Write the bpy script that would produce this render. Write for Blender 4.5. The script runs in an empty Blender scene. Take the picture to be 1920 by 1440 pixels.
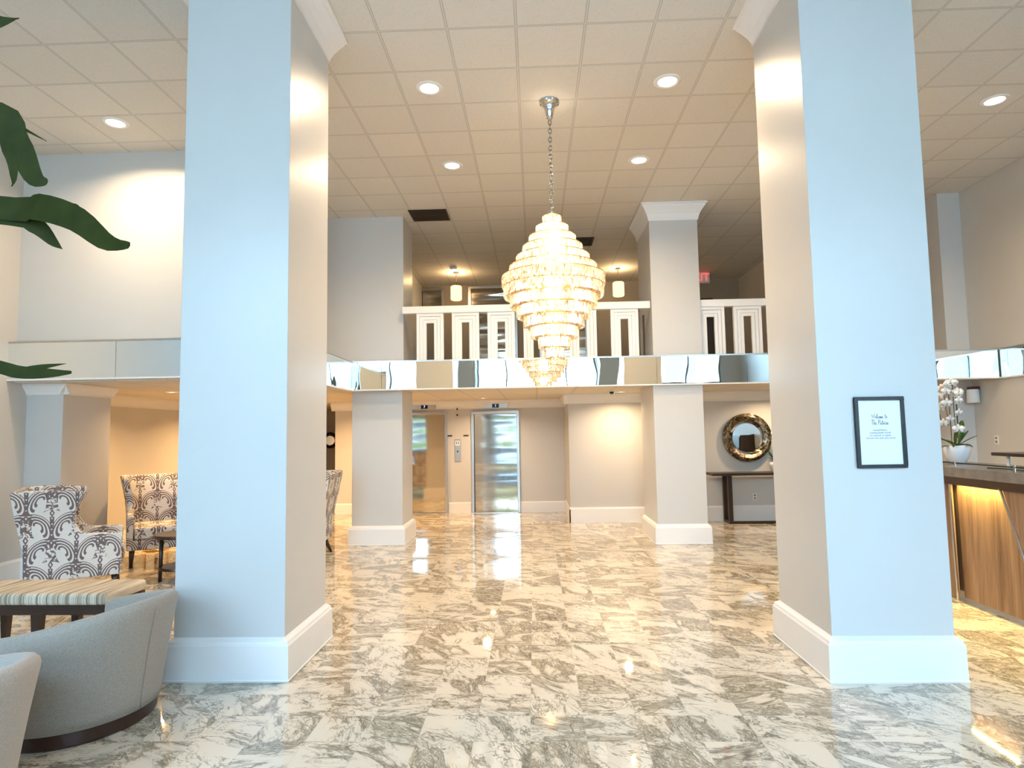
import bpy, bmesh, math, random
from math import sin, cos, pi, radians, atan2, sqrt, floor
from mathutils import Vector, Matrix
random.seed(7)
S = bpy.context.scene
COL = S.collection

# ------------------------------------------------------------------ camera, sky, sun, exposure
def make_camera():
    cam = bpy.data.cameras.new('camera')
    o = bpy.data.objects.new('camera', cam); COL.objects.link(o)
    pit, yaw, rol, h, f = 0.07562, 0.03459, -0.01655, 1.6515, 1178.0
    fw = Vector((-sin(yaw)*cos(pit), cos(yaw)*cos(pit), sin(pit)))
    r = Vector((cos(yaw), sin(yaw), 0)); u = r.cross(fw)
    c, s = cos(rol), sin(rol)
    r2 = c*r + s*u; u2 = -s*r + c*u
    M = Matrix((r2, u2, -fw)).transposed().to_4x4(); M.translation = (0, 0, h)
    o.matrix_world = M
    cam.sensor_fit = 'HORIZONTAL'; cam.sensor_width = 36.0
    cam.lens = f/1920*36.0; cam.clip_start = 0.05; cam.clip_end = 300
    S.camera = o
make_camera()

S.view_settings.view_transform = 'Standard'
S.view_settings.look = 'None'
S.view_settings.gamma = 1
S.view_settings.use_curve_mapping = False
S.view_settings.exposure = 0.18
SKY = 14.5
LAMP = 1.12

W = bpy.data.worlds.new('sky'); S.world = W; W.use_nodes = True
wn = W.node_tree.nodes; wl = W.node_tree.links; wn.clear()
wo = wn.new('ShaderNodeOutputWorld'); wb = wn.new('ShaderNodeBackground')
wt = wn.new('ShaderNodeTexCoord'); wx = wn.new('ShaderNodeSeparateXYZ'); wr = wn.new('ShaderNodeValToRGB')
wl.new(wt.outputs['Generated'], wx.inputs[0]); wl.new(wx.outputs[2], wr.inputs[0])
wr.color_ramp.elements[0].position = 0.0; wr.color_ramp.elements[0].color = (0.60, 0.80, 1.0, 1)
wr.color_ramp.elements[1].position = 0.7; wr.color_ramp.elements[1].color = (0.38, 0.64, 1.0, 1)
wl.new(wr.outputs[0], wb.inputs[0]); wb.inputs[1].default_value = SKY
wl.new(wb.outputs[0], wo.inputs[0])

def light(name, typ, loc, energy, color, parent=None, **kw):
    d = bpy.data.lights.new(name, typ); d.energy = energy; d.color = color
    rot = kw.pop('rot', None)
    for k, v in kw.items(): setattr(d, k, v)
    o = bpy.data.objects.new(name, d); COL.objects.link(o)
    o.location = loc
    if rot: o.rotation_euler = rot
    if parent: o.parent = parent
    return o

# the sun stands behind the building and lights the street side the windows look onto
light('sun', 'SUN', (0, 20, 30), 9.0, (1.0, 0.95, 0.86), rot=(radians(-38), 0, radians(8)), angle=radians(1))

# ------------------------------------------------------------------ node helpers
class NT:
    def __init__(s, m):
        s.m = m; m.use_nodes = True; s.t = m.node_tree; s.t.nodes.clear()
        s.out = s.n('ShaderNodeOutputMaterial')
    def n(s, ty, **kw):
        nd = s.t.nodes.new(ty)
        for k, v in kw.items(): setattr(nd, k, v)
        return nd
    def l(s, a, b): s.t.links.new(a, b)
    def val(s, sock, v):
        if isinstance(v, E): v = v.s
        if isinstance(v, (int, float, tuple, list)):
            if isinstance(v, (tuple, list)) and len(v) == 3 and sock.type == 'RGBA': v = (*v, 1)
            sock.default_value = v
        else: s.l(v, sock)
    def math(s, op, *a):
        nd = s.n('ShaderNodeMath', operation=op)
        for i, x in enumerate(a): s.val(nd.inputs[i], x)
        return E(s, nd.outputs[0])
    def coord(s, which='Object'):
        return s.n('ShaderNodeTexCoord').outputs[which]
    def sep(s, v):
        nd = s.n('ShaderNodeSeparateXYZ'); s.l(v, nd.inputs[0])
        return [E(s, o) for o in nd.outputs]
    def comb(s, x, y, z=0):
        nd = s.n('ShaderNodeCombineXYZ')
        for i, q in enumerate((x, y, z)): s.val(nd.inputs[i], q)
        return nd.outputs[0]
    def noise(s, v, scale, detail=3, rough=0.5, dist=0.0):
        nd = s.n('ShaderNodeTexNoise')
        if v is not None: s.l(v, nd.inputs['Vector'])
        nd.inputs['Scale'].default_value = scale; nd.inputs['Detail'].default_value = detail
        nd.inputs['Roughness'].default_value = rough; nd.inputs['Distortion'].default_value = dist
        return E(s, nd.outputs[0])
    def mix(s, f, a, b):
        nd = s.n('ShaderNodeMix', data_type='RGBA')
        s.val(nd.inputs[0], f); s.val(nd.inputs[6], a); s.val(nd.inputs[7], b)
        return nd.outputs[2]
    def ramp(s, f, stops):
        nd = s.n('ShaderNodeValToRGB'); s.val(nd.inputs[0], f); r = nd.color_ramp
        while len(r.elements) < len(stops): r.elements.new(0.5)
        for e, (p, c) in zip(r.elements, stops):
            e.position = p; e.color = (*c, 1) if len(c) == 3 else c
        return nd.outputs[0]
    def bump(s, h, strength=0.2, dist=0.01):
        nd = s.n('ShaderNodeBump'); nd.inputs['Strength'].default_value = strength
        nd.inputs['Distance'].default_value = dist; s.val(nd.inputs['Height'], h)
        return nd.outputs[0]
    def pbr(s, color, rough=0.5, metal=0.0, spec=0.5, normal=None, **kw):
        p = s.n('ShaderNodeBsdfPrincipled')
        s.val(p.inputs['Base Color'], color); s.val(p.inputs['Roughness'], rough)
        s.val(p.inputs['Metallic'], metal); p.inputs['Specular IOR Level'].default_value = spec
        if normal is not None: s.l(normal, p.inputs['Normal'])
        for k, v in kw.items(): s.val(p.inputs[k.replace('_', ' ')], v)
        s.l(p.outputs[0], s.out.inputs[0]); return p

class E:
    def __init__(s, nt, sock): s.nt = nt; s.s = sock
    def _b(s, op, o): return s.nt.math(op, s, o)
    def __add__(s, o): return s._b('ADD', o)
    def __radd__(s, o): return s._b('ADD', o)
    def __sub__(s, o): return s._b('SUBTRACT', o)
    def __rsub__(s, o): return s.nt.math('SUBTRACT', o, s)
    def __mul__(s, o): return s._b('MULTIPLY', o)
    def __rmul__(s, o): return s._b('MULTIPLY', o)
    def __truediv__(s, o): return s._b('DIVIDE', o)
    def __gt__(s, o): return s._b('GREATER_THAN', o)
    def __lt__(s, o): return s._b('LESS_THAN', o)
    def abs(s): return s.nt.math('ABSOLUTE', s)
    def floor(s): return s.nt.math('FLOOR', s)
    def frac(s): return s.nt.math('FRACT', s)
    def sin(s): return s.nt.math('SINE', s)
    def sqrt(s): return s.nt.math('SQRT', s)
    def max(s, o): return s._b('MAXIMUM', o)
    def min(s, o): return s._b('MINIMUM', o)
    def pow(s, o): return s._b('POWER', o)
    def smooth(s, a, b):
        nd = s.nt.n('ShaderNodeMapRange', interpolation_type='SMOOTHSTEP')
        s.nt.l(s.s, nd.inputs[0]); nd.inputs[1].default_value = a; nd.inputs[2].default_value = b
        return E(s.nt, nd.outputs[0])

def simple(name, color, rough=0.5, metal=0.0, spec=0.5, nscale=None, namp=0.06, bump=0.0, bscale=60, **kw):
    m = bpy.data.materials.new(name); t = NT(m)
    c = color; nrm = None
    co = t.coord()
    a = t.noise(co, nscale or 4.0, 3)
    lo = tuple(max(0, x*(1-namp)) for x in color); hi = tuple(min(1, x*(1+namp)) for x in color)
    c = t.mix(a, lo, hi)
    if bump: nrm = t.bump(t.noise(co, bscale, 3), bump, 0.004)
    t.pbr(c, rough, metal, spec, nrm, **kw)
    return m

M = {}
M['paint'] = simple('wall_paint', (0.60, 0.575, 0.53), 0.42, spec=0.5, bump=0.08, bscale=120, namp=0.015)
M['paint_column'] = simple('column_paint', (0.60, 0.585, 0.555), 0.33, spec=0.6, bump=0.06, bscale=90, namp=0.015)
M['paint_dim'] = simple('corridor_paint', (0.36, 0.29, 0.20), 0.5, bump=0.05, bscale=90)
M['trim'] = simple('trim_white', (0.82, 0.80, 0.77), 0.3, spec=0.5, namp=0.015)
M['white'] = simple('white_gloss', (0.83, 0.82, 0.80), 0.3, namp=0.01)
M['plastic'] = simple('white_plastic', (0.8, 0.8, 0.78), 0.4, namp=0.01)
M['black'] = simple('black_lacquer', (0.012, 0.012, 0.013), 0.25, namp=0.1)
M['darkwood'] = simple('dark_wood', (0.035, 0.017, 0.011), 0.3, nscale=14, namp=0.3)
M['espresso'] = simple('plinth_wood', (0.045, 0.018, 0.011), 0.35, nscale=12, namp=0.3)
M['chrome'] = simple('chrome', (0.62, 0.62, 0.63), 0.12, 1.0, namp=0.02)
M['nickel'] = simple('chain_nickel', (0.32, 0.30, 0.28), 0.25, 1.0, namp=0.05)
M['brass'] = simple('brass', (0.75, 0.52, 0.2), 0.25, 1.0, namp=0.05)
M['brushed'] = simple('brushed_frame', (0.55, 0.53, 0.50), 0.28, 1.0, namp=0.05)
M['dark'] = simple('dark_void', (0.02, 0.017, 0.014), 0.6, namp=0.2)
M['brown'] = simple('brown_panel', (0.06, 0.038, 0.022), 0.35, nscale=9, namp=0.15)
M['leaf'] = simple('leaf_green', (0.024, 0.028, 0.004), 0.6, spec=0.12, nscale=22, namp=0.6)
M['leafbright'] = simple('orchid_leaf', (0.03, 0.085, 0.012), 0.3, nscale=9, namp=0.3)
M['stem'] = simple('stem_green', (0.06, 0.07, 0.025), 0.5, nscale=9, namp=0.3)
M['bark'] = simple('bark', (0.10, 0.07, 0.045), 0.8, nscale=18, namp=0.4, bump=0.5, bscale=30)
M['petal'] = simple('petal_white', (0.86, 0.84, 0.82), 0.5, nscale=20, namp=0.03, Subsurface_Weight=0.0)
M['petalcore'] = simple('orchid_core', (0.55, 0.40, 0.12), 0.5)
M['ceramic'] = simple('ceramic_white', (0.80, 0.80, 0.80), 0.25, bump=0.15, bscale=30, namp=0.02)
M['soil'] = simple('moss', (0.03, 0.035, 0.012), 0.9, nscale=40, namp=0.4, bump=0.8, bscale=60)
M['slot'] = simple('outlet_slot', (0.25, 0.22, 0.2), 0.6)
M['paper'] = simple('paper', (0.80, 0.82, 0.84), 0.4, namp=0.01)
M['ink'] = simple('ink', (0.10, 0.12, 0.16), 0.6)
M['stone'] = simple('counter_stone', (0.17, 0.16, 0.15), 0.25, nscale=12, namp=0.35)
M['concrete'] = simple('sidewalk', (0.55, 0.54, 0.51), 0.8, nscale=2, namp=0.1, bump=0.3, bscale=15)
M['facade'] = simple('facade_pale', (0.62, 0.66, 0.66), 0.7, nscale=1, namp=0.05)
M['glassdark'] = simple('facade_glass', (0.10, 0.17, 0.21), 0.1, spec=0.8)
M['treeleaf'] = simple('tree_leaf', (0.20, 0.22, 0.03), 0.6, nscale=5, namp=0.4)
M['backdrop'] = simple('backdrop_dark', (0.022, 0.021, 0.02), 0.8, nscale=5, namp=0.2)  # near black, for the wall added for the door reflections
M['asphalt'] = simple('asphalt', (0.10, 0.10, 0.105), 0.8, nscale=5, namp=0.2)
M['alu'] = simple('window_aluminium', (0.30, 0.32, 0.33), 0.35, 0.8, namp=0.05)
M['redcap'] = simple('dark_red', (0.12, 0.02, 0.02), 0.4)
M['metaldark'] = simple('dark_bronze', (0.06, 0.04, 0.03), 0.35, 0.7, nscale=9, namp=0.2)

def emis(name, col, st):
    m = bpy.data.materials.new(name); t = NT(m)
    e = t.n('ShaderNodeEmission'); e.inputs[0].default_value = (*col, 1); e.inputs[1].default_value = st
    t.l(e.outputs[0], t.out.inputs[0]); return m
M['lens'] = emis('lamp_lens', (1.0, 0.80, 0.50), 10)
M['bulb'] = emis('chandelier_bulb', (1.0, 0.80, 0.5), 30)
M['drum'] = emis('drum_shade_lit', (1.0, 0.80, 0.42), 1.6)
M['digit'] = emis('indicator_digit', (0.35, 0.4, 1.0), 3)
M['exit'] = emis('exit_red', (1.0, 0.06, 0.04), 2.2)
M['strip'] = emis('desk_strip', (1.0, 0.74, 0.3), 8)

def m_glass():
    m = bpy.data.materials.new('window_glass'); t = NT(m)
    a = t.n('ShaderNodeBsdfTransparent'); a.inputs[0].default_value = (0.93, 0.97, 0.97, 1)
    g = t.n('ShaderNodeBsdfGlossy'); g.inputs['Roughness'].default_value = 0.0
    f = t.n('ShaderNodeFresnel'); f.inputs[0].default_value = 1.3
    x = t.n('ShaderNodeMixShader'); t.l(f.outputs[0], x.inputs[0]); t.l(a.outputs[0], x.inputs[1]); t.l(g.outputs[0], x.inputs[2])
    t.l(x.outputs[0], t.out.inputs[0]); return m
M['glass'] = m_glass()

def m_crystal():
    m = bpy.data.materials.new('crystal'); t = NT(m)
    co = t.coord(); mp = t.n('ShaderNodeMapping'); mp.inputs['Scale'].default_value = (1, 1, 0.22); t.l(co, mp.inputs[0])
    v = t.noise(mp.outputs[0], 95, 2); v2 = t.noise(mp.outputs[0], 42, 2)
    a = t.n('ShaderNodeBsdfTransparent'); a.inputs[0].default_value = (1, 0.95, 0.88, 1)
    g = t.n('ShaderNodeBsdfGlossy'); g.inputs['Roughness'].default_value = 0.05; g.inputs[0].default_value = (1, 0.98, 0.95, 1)
    d = t.n('ShaderNodeBsdfTranslucent'); t.val(d.inputs[0], t.mix(v.smooth(0.38, 0.58), (0.22, 0.15, 0.09), (0.90, 0.85, 0.76)))  # noise streaks paint dark and bright facet glints into the colour
    x = t.n('ShaderNodeMixShader'); t.val(x.inputs[0], v2.smooth(0.35, 0.65)*0.4+0.45); t.l(a.outputs[0], x.inputs[1]); t.l(d.outputs[0], x.inputs[2])
    y = t.n('ShaderNodeMixShader'); y.inputs[0].default_value = 0.25; t.l(x.outputs[0], y.inputs[1]); t.l(g.outputs[0], y.inputs[2])
    t.l(y.outputs[0], t.out.inputs[0]); return m
M['crystal'] = m_crystal()

def m_mirror(name, col, rough, warp=0.0, wscale=2.0, stretch=(1, 1, 1)):
    m = bpy.data.materials.new(name); t = NT(m)
    nrm = None
    if warp:
        mp = t.n('ShaderNodeMapping'); mp.inputs['Scale'].default_value = stretch; t.l(t.coord(), mp.inputs[0])
        nrm = t.bump(t.noise(mp.outputs[0], wscale, 1.5, 0.4), 1.0, warp)
    t.pbr(col, rough, 1.0, normal=nrm); return m
M['mirror'] = m_mirror('mirror', (0.86, 0.90, 0.89), 0.0, 0.006, 1.3)
M['steel'] = m_mirror('lift_steel', (0.66, 0.64, 0.61), 0.08, 0.028, 1.0, (0.35, 1, 1.8))
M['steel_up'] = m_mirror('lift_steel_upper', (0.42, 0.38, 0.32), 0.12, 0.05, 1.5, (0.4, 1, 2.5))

def m_marble():
    m = bpy.data.materials.new('marble_tiles'); t = NT(m)
    x, y, z = t.sep(t.coord())
    T = 0.3048; u = (x+0.0548)/T; v = (y-3.489)/T
    iu = u.floor(); iv = v.floor(); fu = u.frac(); fv = v.frac()
    wnz = t.n('ShaderNodeTexWhiteNoise', noise_dimensions='3D'); t.l(t.comb(iu, iv, 0.5), wnz.inputs[0])
    r1, r2, r3 = t.sep(wnz.outputs[1])
    # every tile is its own slab: offset and turn the vein field
    q = t.comb(x + r1*23.0, y + r2*31.0, r3*9.0)
    rot = t.n('ShaderNodeVectorRotate', rotation_type='Z_AXIS'); t.l(q, rot.inputs['Vector']); t.val(rot.inputs['Angle'], 0.6 + (r3-0.5)*1.7)
    mp = t.n('ShaderNodeMapping'); mp.inputs['Scale'].default_value = (0.62, 1.5, 1); t.l(rot.outputs[0], mp.inputs[0])
    P = mp.outputs[0]
    n1 = t.noise(P, 2.6, 5, 0.52, 1.5)
    n2 = t.noise(P, 8.5, 4, 0.6, 1.4)
    n3 = t.noise(P, 4.1, 5, 0.6, 2.2)
    thr = (r1-0.5)*0.15
    m1 = n1 + thr
    body = m1.smooth(0.535, 0.56)
    streak = n2.smooth(0.40, 0.66)
    edge = 1.0 - (m1-0.545).abs().smooth(0.006, 0.030)
    vein2 = 1.0 - (n3-0.5).abs().smooth(0.004, 0.030)
    vein3 = 1.0 - (n2-0.5).abs().smooth(0.004, 0.040)
    n4 = t.noise(P, 6.2, 3, 0.5, 2.6)
    vein4 = 1.0 - (n4-0.5).abs().smooth(0.003, 0.032)
    amt = body*(0.20 + streak*0.46) + m1.smooth(0.42, 0.53)*0.14
    c = t.mix(amt.min(1.0), (0.73, 0.645, 0.515), (0.36, 0.305, 0.215))
    vv = (edge*(0.55+streak*0.45)).max(vein2*n1.smooth(0.36, 0.52)*0.95).max(vein3*body*0.8).max(vein4*n1.smooth(0.40, 0.50)*0.7)
    c = t.mix(vv*0.85, c, (0.12, 0.098, 0.066))
    w = 0.0042
    du = fu.min(1.0-fu); dv = fv.min(1.0-fv)
    g = (du.min(dv) < w)
    c = t.mix(g*0.6, c, (0.16, 0.13, 0.10))
    # faint unevenness between tiles makes reflections break at the joints
    nx = (r1-0.5)*0.0022; ny = (r2-0.5)*0.0022
    hgt = nx*fu + ny*fv + t.noise(t.coord(), 1.6, 1)*0.0012
    t.pbr(c, 0.045 + g*0.3, 0, 0.75, t.bump(hgt, 0.45, 1.0))
    return m
M['marble'] = m_marble()

def m_ceiling(name, px, py, ox, oy, col):
    m = bpy.data.materials.new(name); t = NT(m)
    co = t.coord(); x, y, z = t.sep(co)
    u = (x-ox)/px; v = (y-oy)/py
    fu = u.frac(); fv = v.frac()
    du = (fu.min(1.0-fu))*px; dv = (fv.min(1.0-fv))*py
    d = du.min(dv)
    bar = (d < 0.012); edge = bar*(d > 0.0085)
    sp = t.noise(co, 90, 4, 0.7); fis = t.noise(co, 34, 3, 0.6)
    wz = t.n('ShaderNodeTexWhiteNoise', noise_dimensions='3D'); t.l(t.comb(u.floor(), v.floor(), 0.3), wz.inputs[0])
    tone = E(t, wz.outputs[0])*0.06+0.97
    base = t.mix(sp.smooth(0.30, 0.50), tuple(q*0.86 for q in col), col)
    hsv = t.n('ShaderNodeHueSaturation'); t.val(hsv.inputs['Value'], tone); t.l(base, hsv.inputs['Color'])
    c = t.mix(bar, hsv.outputs[0], tuple(q*0.9 for q in col))
    c = t.mix(edge*0.9, c, tuple(q*0.42 for q in col))
    h = bar*0.6 + fis.smooth(0.35, 0.6)*0.4
    t.pbr(c, 0.8, 0, 0.2, t.bump(h, 0.35, 0.004)); return m
M['ceiling'] = m_ceiling('ceiling_tiles', 0.5828, 0.6025, -0.0925, 5.042, (0.72, 0.67, 0.59))
M['soffit'] = m_ceiling('soffit_tiles', 0.61, 1.22, 0.05, 9.9, (0.74, 0.68, 0.59))

def m_walnut():
    m = bpy.data.materials.new('desk_walnut'); t = NT(m)
    co = t.coord()
    mp = t.n('ShaderNodeMapping'); mp.inputs['Scale'].default_value = (9, 9, 0.35); t.l(co, mp.inputs[0])
    a = t.noise(mp.outputs[0], 1.4, 5, 0.6, 0.6); b = t.noise(mp.outputs[0], 7, 3, 0.6)
    c = t.ramp(a*0.75 + b*0.25, [(0.32, (0.10, 0.057, 0.033)), (0.5, (0.22, 0.135, 0.080)), (0.66, (0.33, 0.22, 0.14))])
    t.pbr(c, 0.42, 0, 0.4); return m
M['walnut'] = m_walnut()

def m_fabric(name, col, col2, sc=260):
    m = bpy.data.materials.new(name); t = NT(m); co = t.coord()
    a = t.noise(co, sc, 2, 0.7); b = t.noise(co, 6, 3)
    c = t.mix(a.smooth(0.3, 0.7), col, col2)
    t.pbr(c, 0.9, 0, 0.15, t.bump(a + b*0.3, 0.5, 0.003), Sheen_Weight=0.25); return m
M['grey_fabric'] = m_fabric('grey_boucle', (0.29, 0.245, 0.20), (0.45, 0.39, 0.325))
M['cream_fabric'] = m_fabric('cream_boucle', (0.36, 0.31, 0.26), (0.56, 0.49, 0.42))

def m_stripe():
    m = bpy.data.materials.new('striped_fabric'); t = NT(m); co = t.coord()
    x, y, z = t.sep(co)
    n = t.noise(t.comb(x*30.0, y*0.7, 0), 1.0, 4, 0.75)
    n2 = t.noise(t.comb(x*95.0, y*1.2, 3), 1.0, 2, 0.6)
    c = t.ramp(n*0.6 + n2*0.4, [(0.36, (0.10, 0.085, 0.07)), (0.45, (0.33, 0.25, 0.17)), (0.52, (0.55, 0.47, 0.35)), (0.62, (0.72, 0.66, 0.55))])
    t.pbr(c, 0.8, 0, 0.2, t.bump(n2, 0.4, 0.003)); return m
M['stripe'] = m_stripe()

def m_damask():
    # plume medallions in half-drop repeat with curls between, drawn from the UV map in metres
    m = bpy.data.materials.new('plume_fabric'); t = NT(m)
    uv = t.coord('UV'); X, Y, _ = t.sep(uv)
    wob = t.noise(uv, 9, 2); wob2 = t.noise(uv, 8.3, 2)
    X = X + (wob-0.5)*0.012; Y = Y + (wob2-0.5)*0.012
    PU, PV = 0.42, 0.52
    def plume(X, Y, sx, sy):
        U = ((X/PU + sx).frac() - 0.5)*PU; V = ((Y/PV + sy).frac() - 0.5)*PV
        a = U.abs()
        # fronds: rings round a point beside the stem, upper part only
        dx = a - (V*0.42 + 0.112).max(0.03); dy = V - 0.0
        r = (dx*dx + dy*dy*(0.30 + (dy > 0.0)*0.45)).sqrt()
        fr = ((r*(2*pi/0.0265) + 0.6).sin() > -0.20)
        mask = (r < 0.110)*(r > 0.014)*(V > -0.15)
        outer = (dx > 0.0)*(dy < (dx*0.55 - 0.012))
        fr = fr*mask*(1.0-outer)
        stem = (a < (0.009 + (V+0.1).max(0.0)*0.06))*(V < 0.085)*(V > -0.16)
        stem = stem.max((a < 0.05)*(((a*0.9 + V + 0.155).abs()) < 0.010))
        dots = (((V*(2*pi/0.055)).sin()) > 0.75)*(a < 0.0055)
        tt = a*2.0 + (V-0.125).abs()
        tip = (tt < 0.045)*(tt > 0.018)*(1.0 - (V < 0.085))
        env = ((a/0.165).pow(2.0) + ((V+0.02)/0.175).pow(2.0)) < 1.0
        d = (fr.max(stem)*(1.0-dots)).max(tip)
        return d, env
    d1, e1 = plume(X, Y, 0.5, 0.5); d2, e2 = plume(X, Y, 0.0, 0.0)
    # curls: swirling contour bands of a distorted field
    n = t.noise(uv, 9.5, 0, 0.4, 2.6); n2 = t.noise(uv, 15, 0, 0.4, 1.0)
    curl = ((n-0.5).abs() < 0.055).max((n2 > 0.60)*(n2 < 0.70)).max(n2 < 0.30)
    env = e1.max(e2)
    dd = d1.max(d2).max(curl*(1.0-env))
    fine = t.noise(t.coord(), 300, 2)
    dark = t.mix(fine, (0.13, 0.10, 0.10), (0.21, 0.17, 0.165))
    lite = t.mix(fine, (0.62, 0.58, 0.53), (0.78, 0.75, 0.70))
    c = t.mix(dd, lite, dark)
    t.pbr(c, 0.85, 0, 0.2, t.bump(fine, 0.3, 0.002)); return m
M['plume'] = m_damask()

def m_antique():
    m = bpy.data.materials.new('antique_silver_leaf'); t = NT(m); co = t.coord()
    a = t.noise(co, 14, 5, 0.7, 1.0)
    c = t.ramp(a, [(0.38, (0.035, 0.025, 0.015)), (0.52, (0.19, 0.15, 0.095)), (0.68, (0.75, 0.70, 0.58))])
    t.pbr(c, 0.3, 0.85, 0.5, t.bump(a, 0.7, 0.01)); return m
M['antique'] = m_antique()

# ------------------------------------------------------------------ mesh helpers
class MB:
    def __init__(s): s.v = []; s.f = []; s.uv = None; s.mi = []
    def quad(s, a, b, c, d):
        n = len(s.v); s.v += [a, b, c, d]; s.f.append((n, n+1, n+2, n+3)); return s
    def box(s, x0, x1, y0, y1, z0, z1, M4=None):
        n = len(s.v)
        p = [(x, y, z) for z in (z0, z1) for y in (y0, y1) for x in (x0, x1)]
        if M4 is not None: p = [tuple(M4 @ Vector(q)) for q in p]
        s.v += p
        s.f += [tuple(n+i for i in q) for q in ((0, 2, 3, 1), (4, 5, 7, 6), (0, 1, 5, 4), (2, 6, 7, 3), (0, 4, 6, 2), (1, 3, 7, 5))]
        return s
    def loft(s, rings, closed=True, caps=True):
        n0 = len(s.v); k = len(rings[0])
        for r in rings: s.v += [tuple(p) for p in r]
        m = k if closed else k-1
        for i in range(len(rings)-1):
            for j in range(m):
                a = n0+i*k+j; b = n0+i*k+(j+1) % k
                s.f.append((a, b, b+k, a+k))
        if caps and closed:
            s.f.append(tuple(n0+j for j in reversed(range(k))))
            e = n0+(len(rings)-1)*k
            s.f.append(tuple(e+j for j in range(k)))
        return s
    def lathe(s, prof, n=32, c=(0, 0, 0), caps=True):
        rings = [[(c[0]+r*cos(2*pi*j/n), c[1]+r*sin(2*pi*j/n), c[2]+z) for j in range(n)] for r, z in prof]
        return s.loft(rings, True, caps)
    def cyl(s, p0, p1, r, r2=None, n=12):
        return s.tube([p0, p1], [r, r if r2 is None else r2], n)
    def tube(s, pts, rad, n=8, caps=True):
        pts = [Vector(p) for p in pts]
        if not isinstance(rad, (list, tuple)): rad = [rad]*len(pts)
        up = None; rings = []
        for i, p in enumerate(pts):
            d = (pts[min(i+1, len(pts)-1)] - pts[max(i-1, 0)]).normalized()
            if up is None:
                up = Vector((0, 0, 1)) if abs(d.z) < 0.9 else Vector((1, 0, 0))
            a = d.cross(up).normalized(); up = a.cross(d).normalized()
            rings.append([tuple(p + (a*cos(2*pi*j/n) + up*sin(2*pi*j/n))*rad[i]) for j in range(n)])
        return s.loft(rings, True, caps)
    def ball(s, c, r, n=10, sc=(1, 1, 1)):
        rings = []
        for i in range(n//2+1):
            a = -pi/2 + pi*i/(n//2); rr = max(cos(a), 0.001)
            rings.append([(c[0]+r*sc[0]*rr*cos(2*pi*j/n), c[1]+r*sc[1]*rr*sin(2*pi*j/n), c[2]+r*sc[2]*sin(a)) for j in range(n)])
        return s.loft(rings)
    def torus(s, c, R, r, ax='z', n=20, k=8, sx=1.0, rot=0):
        rings = []
        for i in range(n+1):
            a = 2*pi*i/n; ring = []
            for j in range(k):
                b = 2*pi*j/k
                rr = R + r*cos(b)
                p = Vector((rr*cos(a)*sx, rr*sin(a), r*sin(b)))
                if ax == 'y': p = Vector((p.x, p.z, p.y))
                if ax == 'x': p = Vector((p.z, p.x, p.y))
                if rot: p = Matrix.Rotation(rot, 3, 'Z') @ p
                ring.append(tuple(p + Vector(c)))
            rings.append(ring)
        return s.loft(rings, True, False)
    def prism(s, poly, z0, z1, axis='z'):
        def P(a, b, h): return {'z': (a, b, h), 'y': (a, h, b), 'x': (h, a, b)}[axis]
        return s.loft([[P(a, b, z0) for a, b in poly], [P(a, b, z1) for a, b in poly]])
    def build(s, name, mat, parent=None, smooth=False, bevel=0, seg=2, loc=None, sub=0, uvbox=False, auto=None):
        me = bpy.data.meshes.new(name); me.from_pydata([tuple(p) for p in s.v], [], s.f)
        bm = bmesh.new(); bm.from_mesh(me)
        bmesh.ops.remove_doubles(bm, verts=bm.verts, dist=1e-6)
        bmesh.ops.recalc_face_normals(bm, faces=bm.faces)
        if uvbox:
            L = bm.loops.layers.uv.new('UVMap')
            bm.normal_update()
            for f in bm.faces:
                nx, ny, nz = (abs(q) for q in f.normal)
                for lp in f.loops:
                    p = lp.vert.co
                    if nz > nx and nz > ny: lp[L].uv = (p.y, p.x)
                    elif nx > ny: lp[L].uv = (p.y, p.z)
                    else: lp[L].uv = (p.x, p.z)
        bm.to_mesh(me); bm.free()
        if smooth:
            for q in me.polygons: q.use_smooth = True
        me.materials.append(mat)
        o = bpy.data.objects.new(name, me); COL.objects.link(o)
        if parent: o.parent = parent
        if loc: o.location = loc
        if bevel:
            b = o.modifiers.new('bevel', 'BEVEL'); b.width = bevel; b.segments = seg; b.limit_method = 'ANGLE'; b.angle_limit = radians(40)
        if sub:
            b = o.modifiers.new('sub', 'SUBSURF'); b.levels = sub; b.render_levels = sub
        if auto is not None:
            for q in me.polygons: q.use_smooth = True
            me.set_sharp_from_angle(angle=radians(auto))
        return o

def tag(o, label=None, cat=None, group=None, kind=None):
    if label: o['label'] = label
    if cat: o['category'] = cat
    if group: o['group'] = group
    if kind: o['kind'] = kind
    return o
def thing(name, label, cat, loc=(0, 0, 0), rz=0, group=None):
    o = bpy.data.objects.new(name, None); COL.objects.link(o); o.location = loc; o.rotation_euler = (0, 0, rz)
    o.empty_display_size = 0.1
    return tag(o, label, cat, group)
def struct(name, mb, mat, label=None, **kw):
    o = mb.build(name, mat, **kw)
    if o.parent is None: tag(o, label, None, None, 'structure')
    return o
def sempty(name, label, loc=(0, 0, 0)):
    o = bpy.data.objects.new(name, None); COL.objects.link(o); o.location = loc
    o['kind'] = 'structure'; o['label'] = label; return o
def bx(*a): return MB().box(*a)
def copy_tree(o, parent=None):
    c = o.copy(); COL.objects.link(c)
    if parent is not None:
        c.parent = parent
    for ch in list(o.children): copy_tree(ch, c)
    return c

CEIL = 5.05; SOF = 2.31; TOP = 2.72

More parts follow.
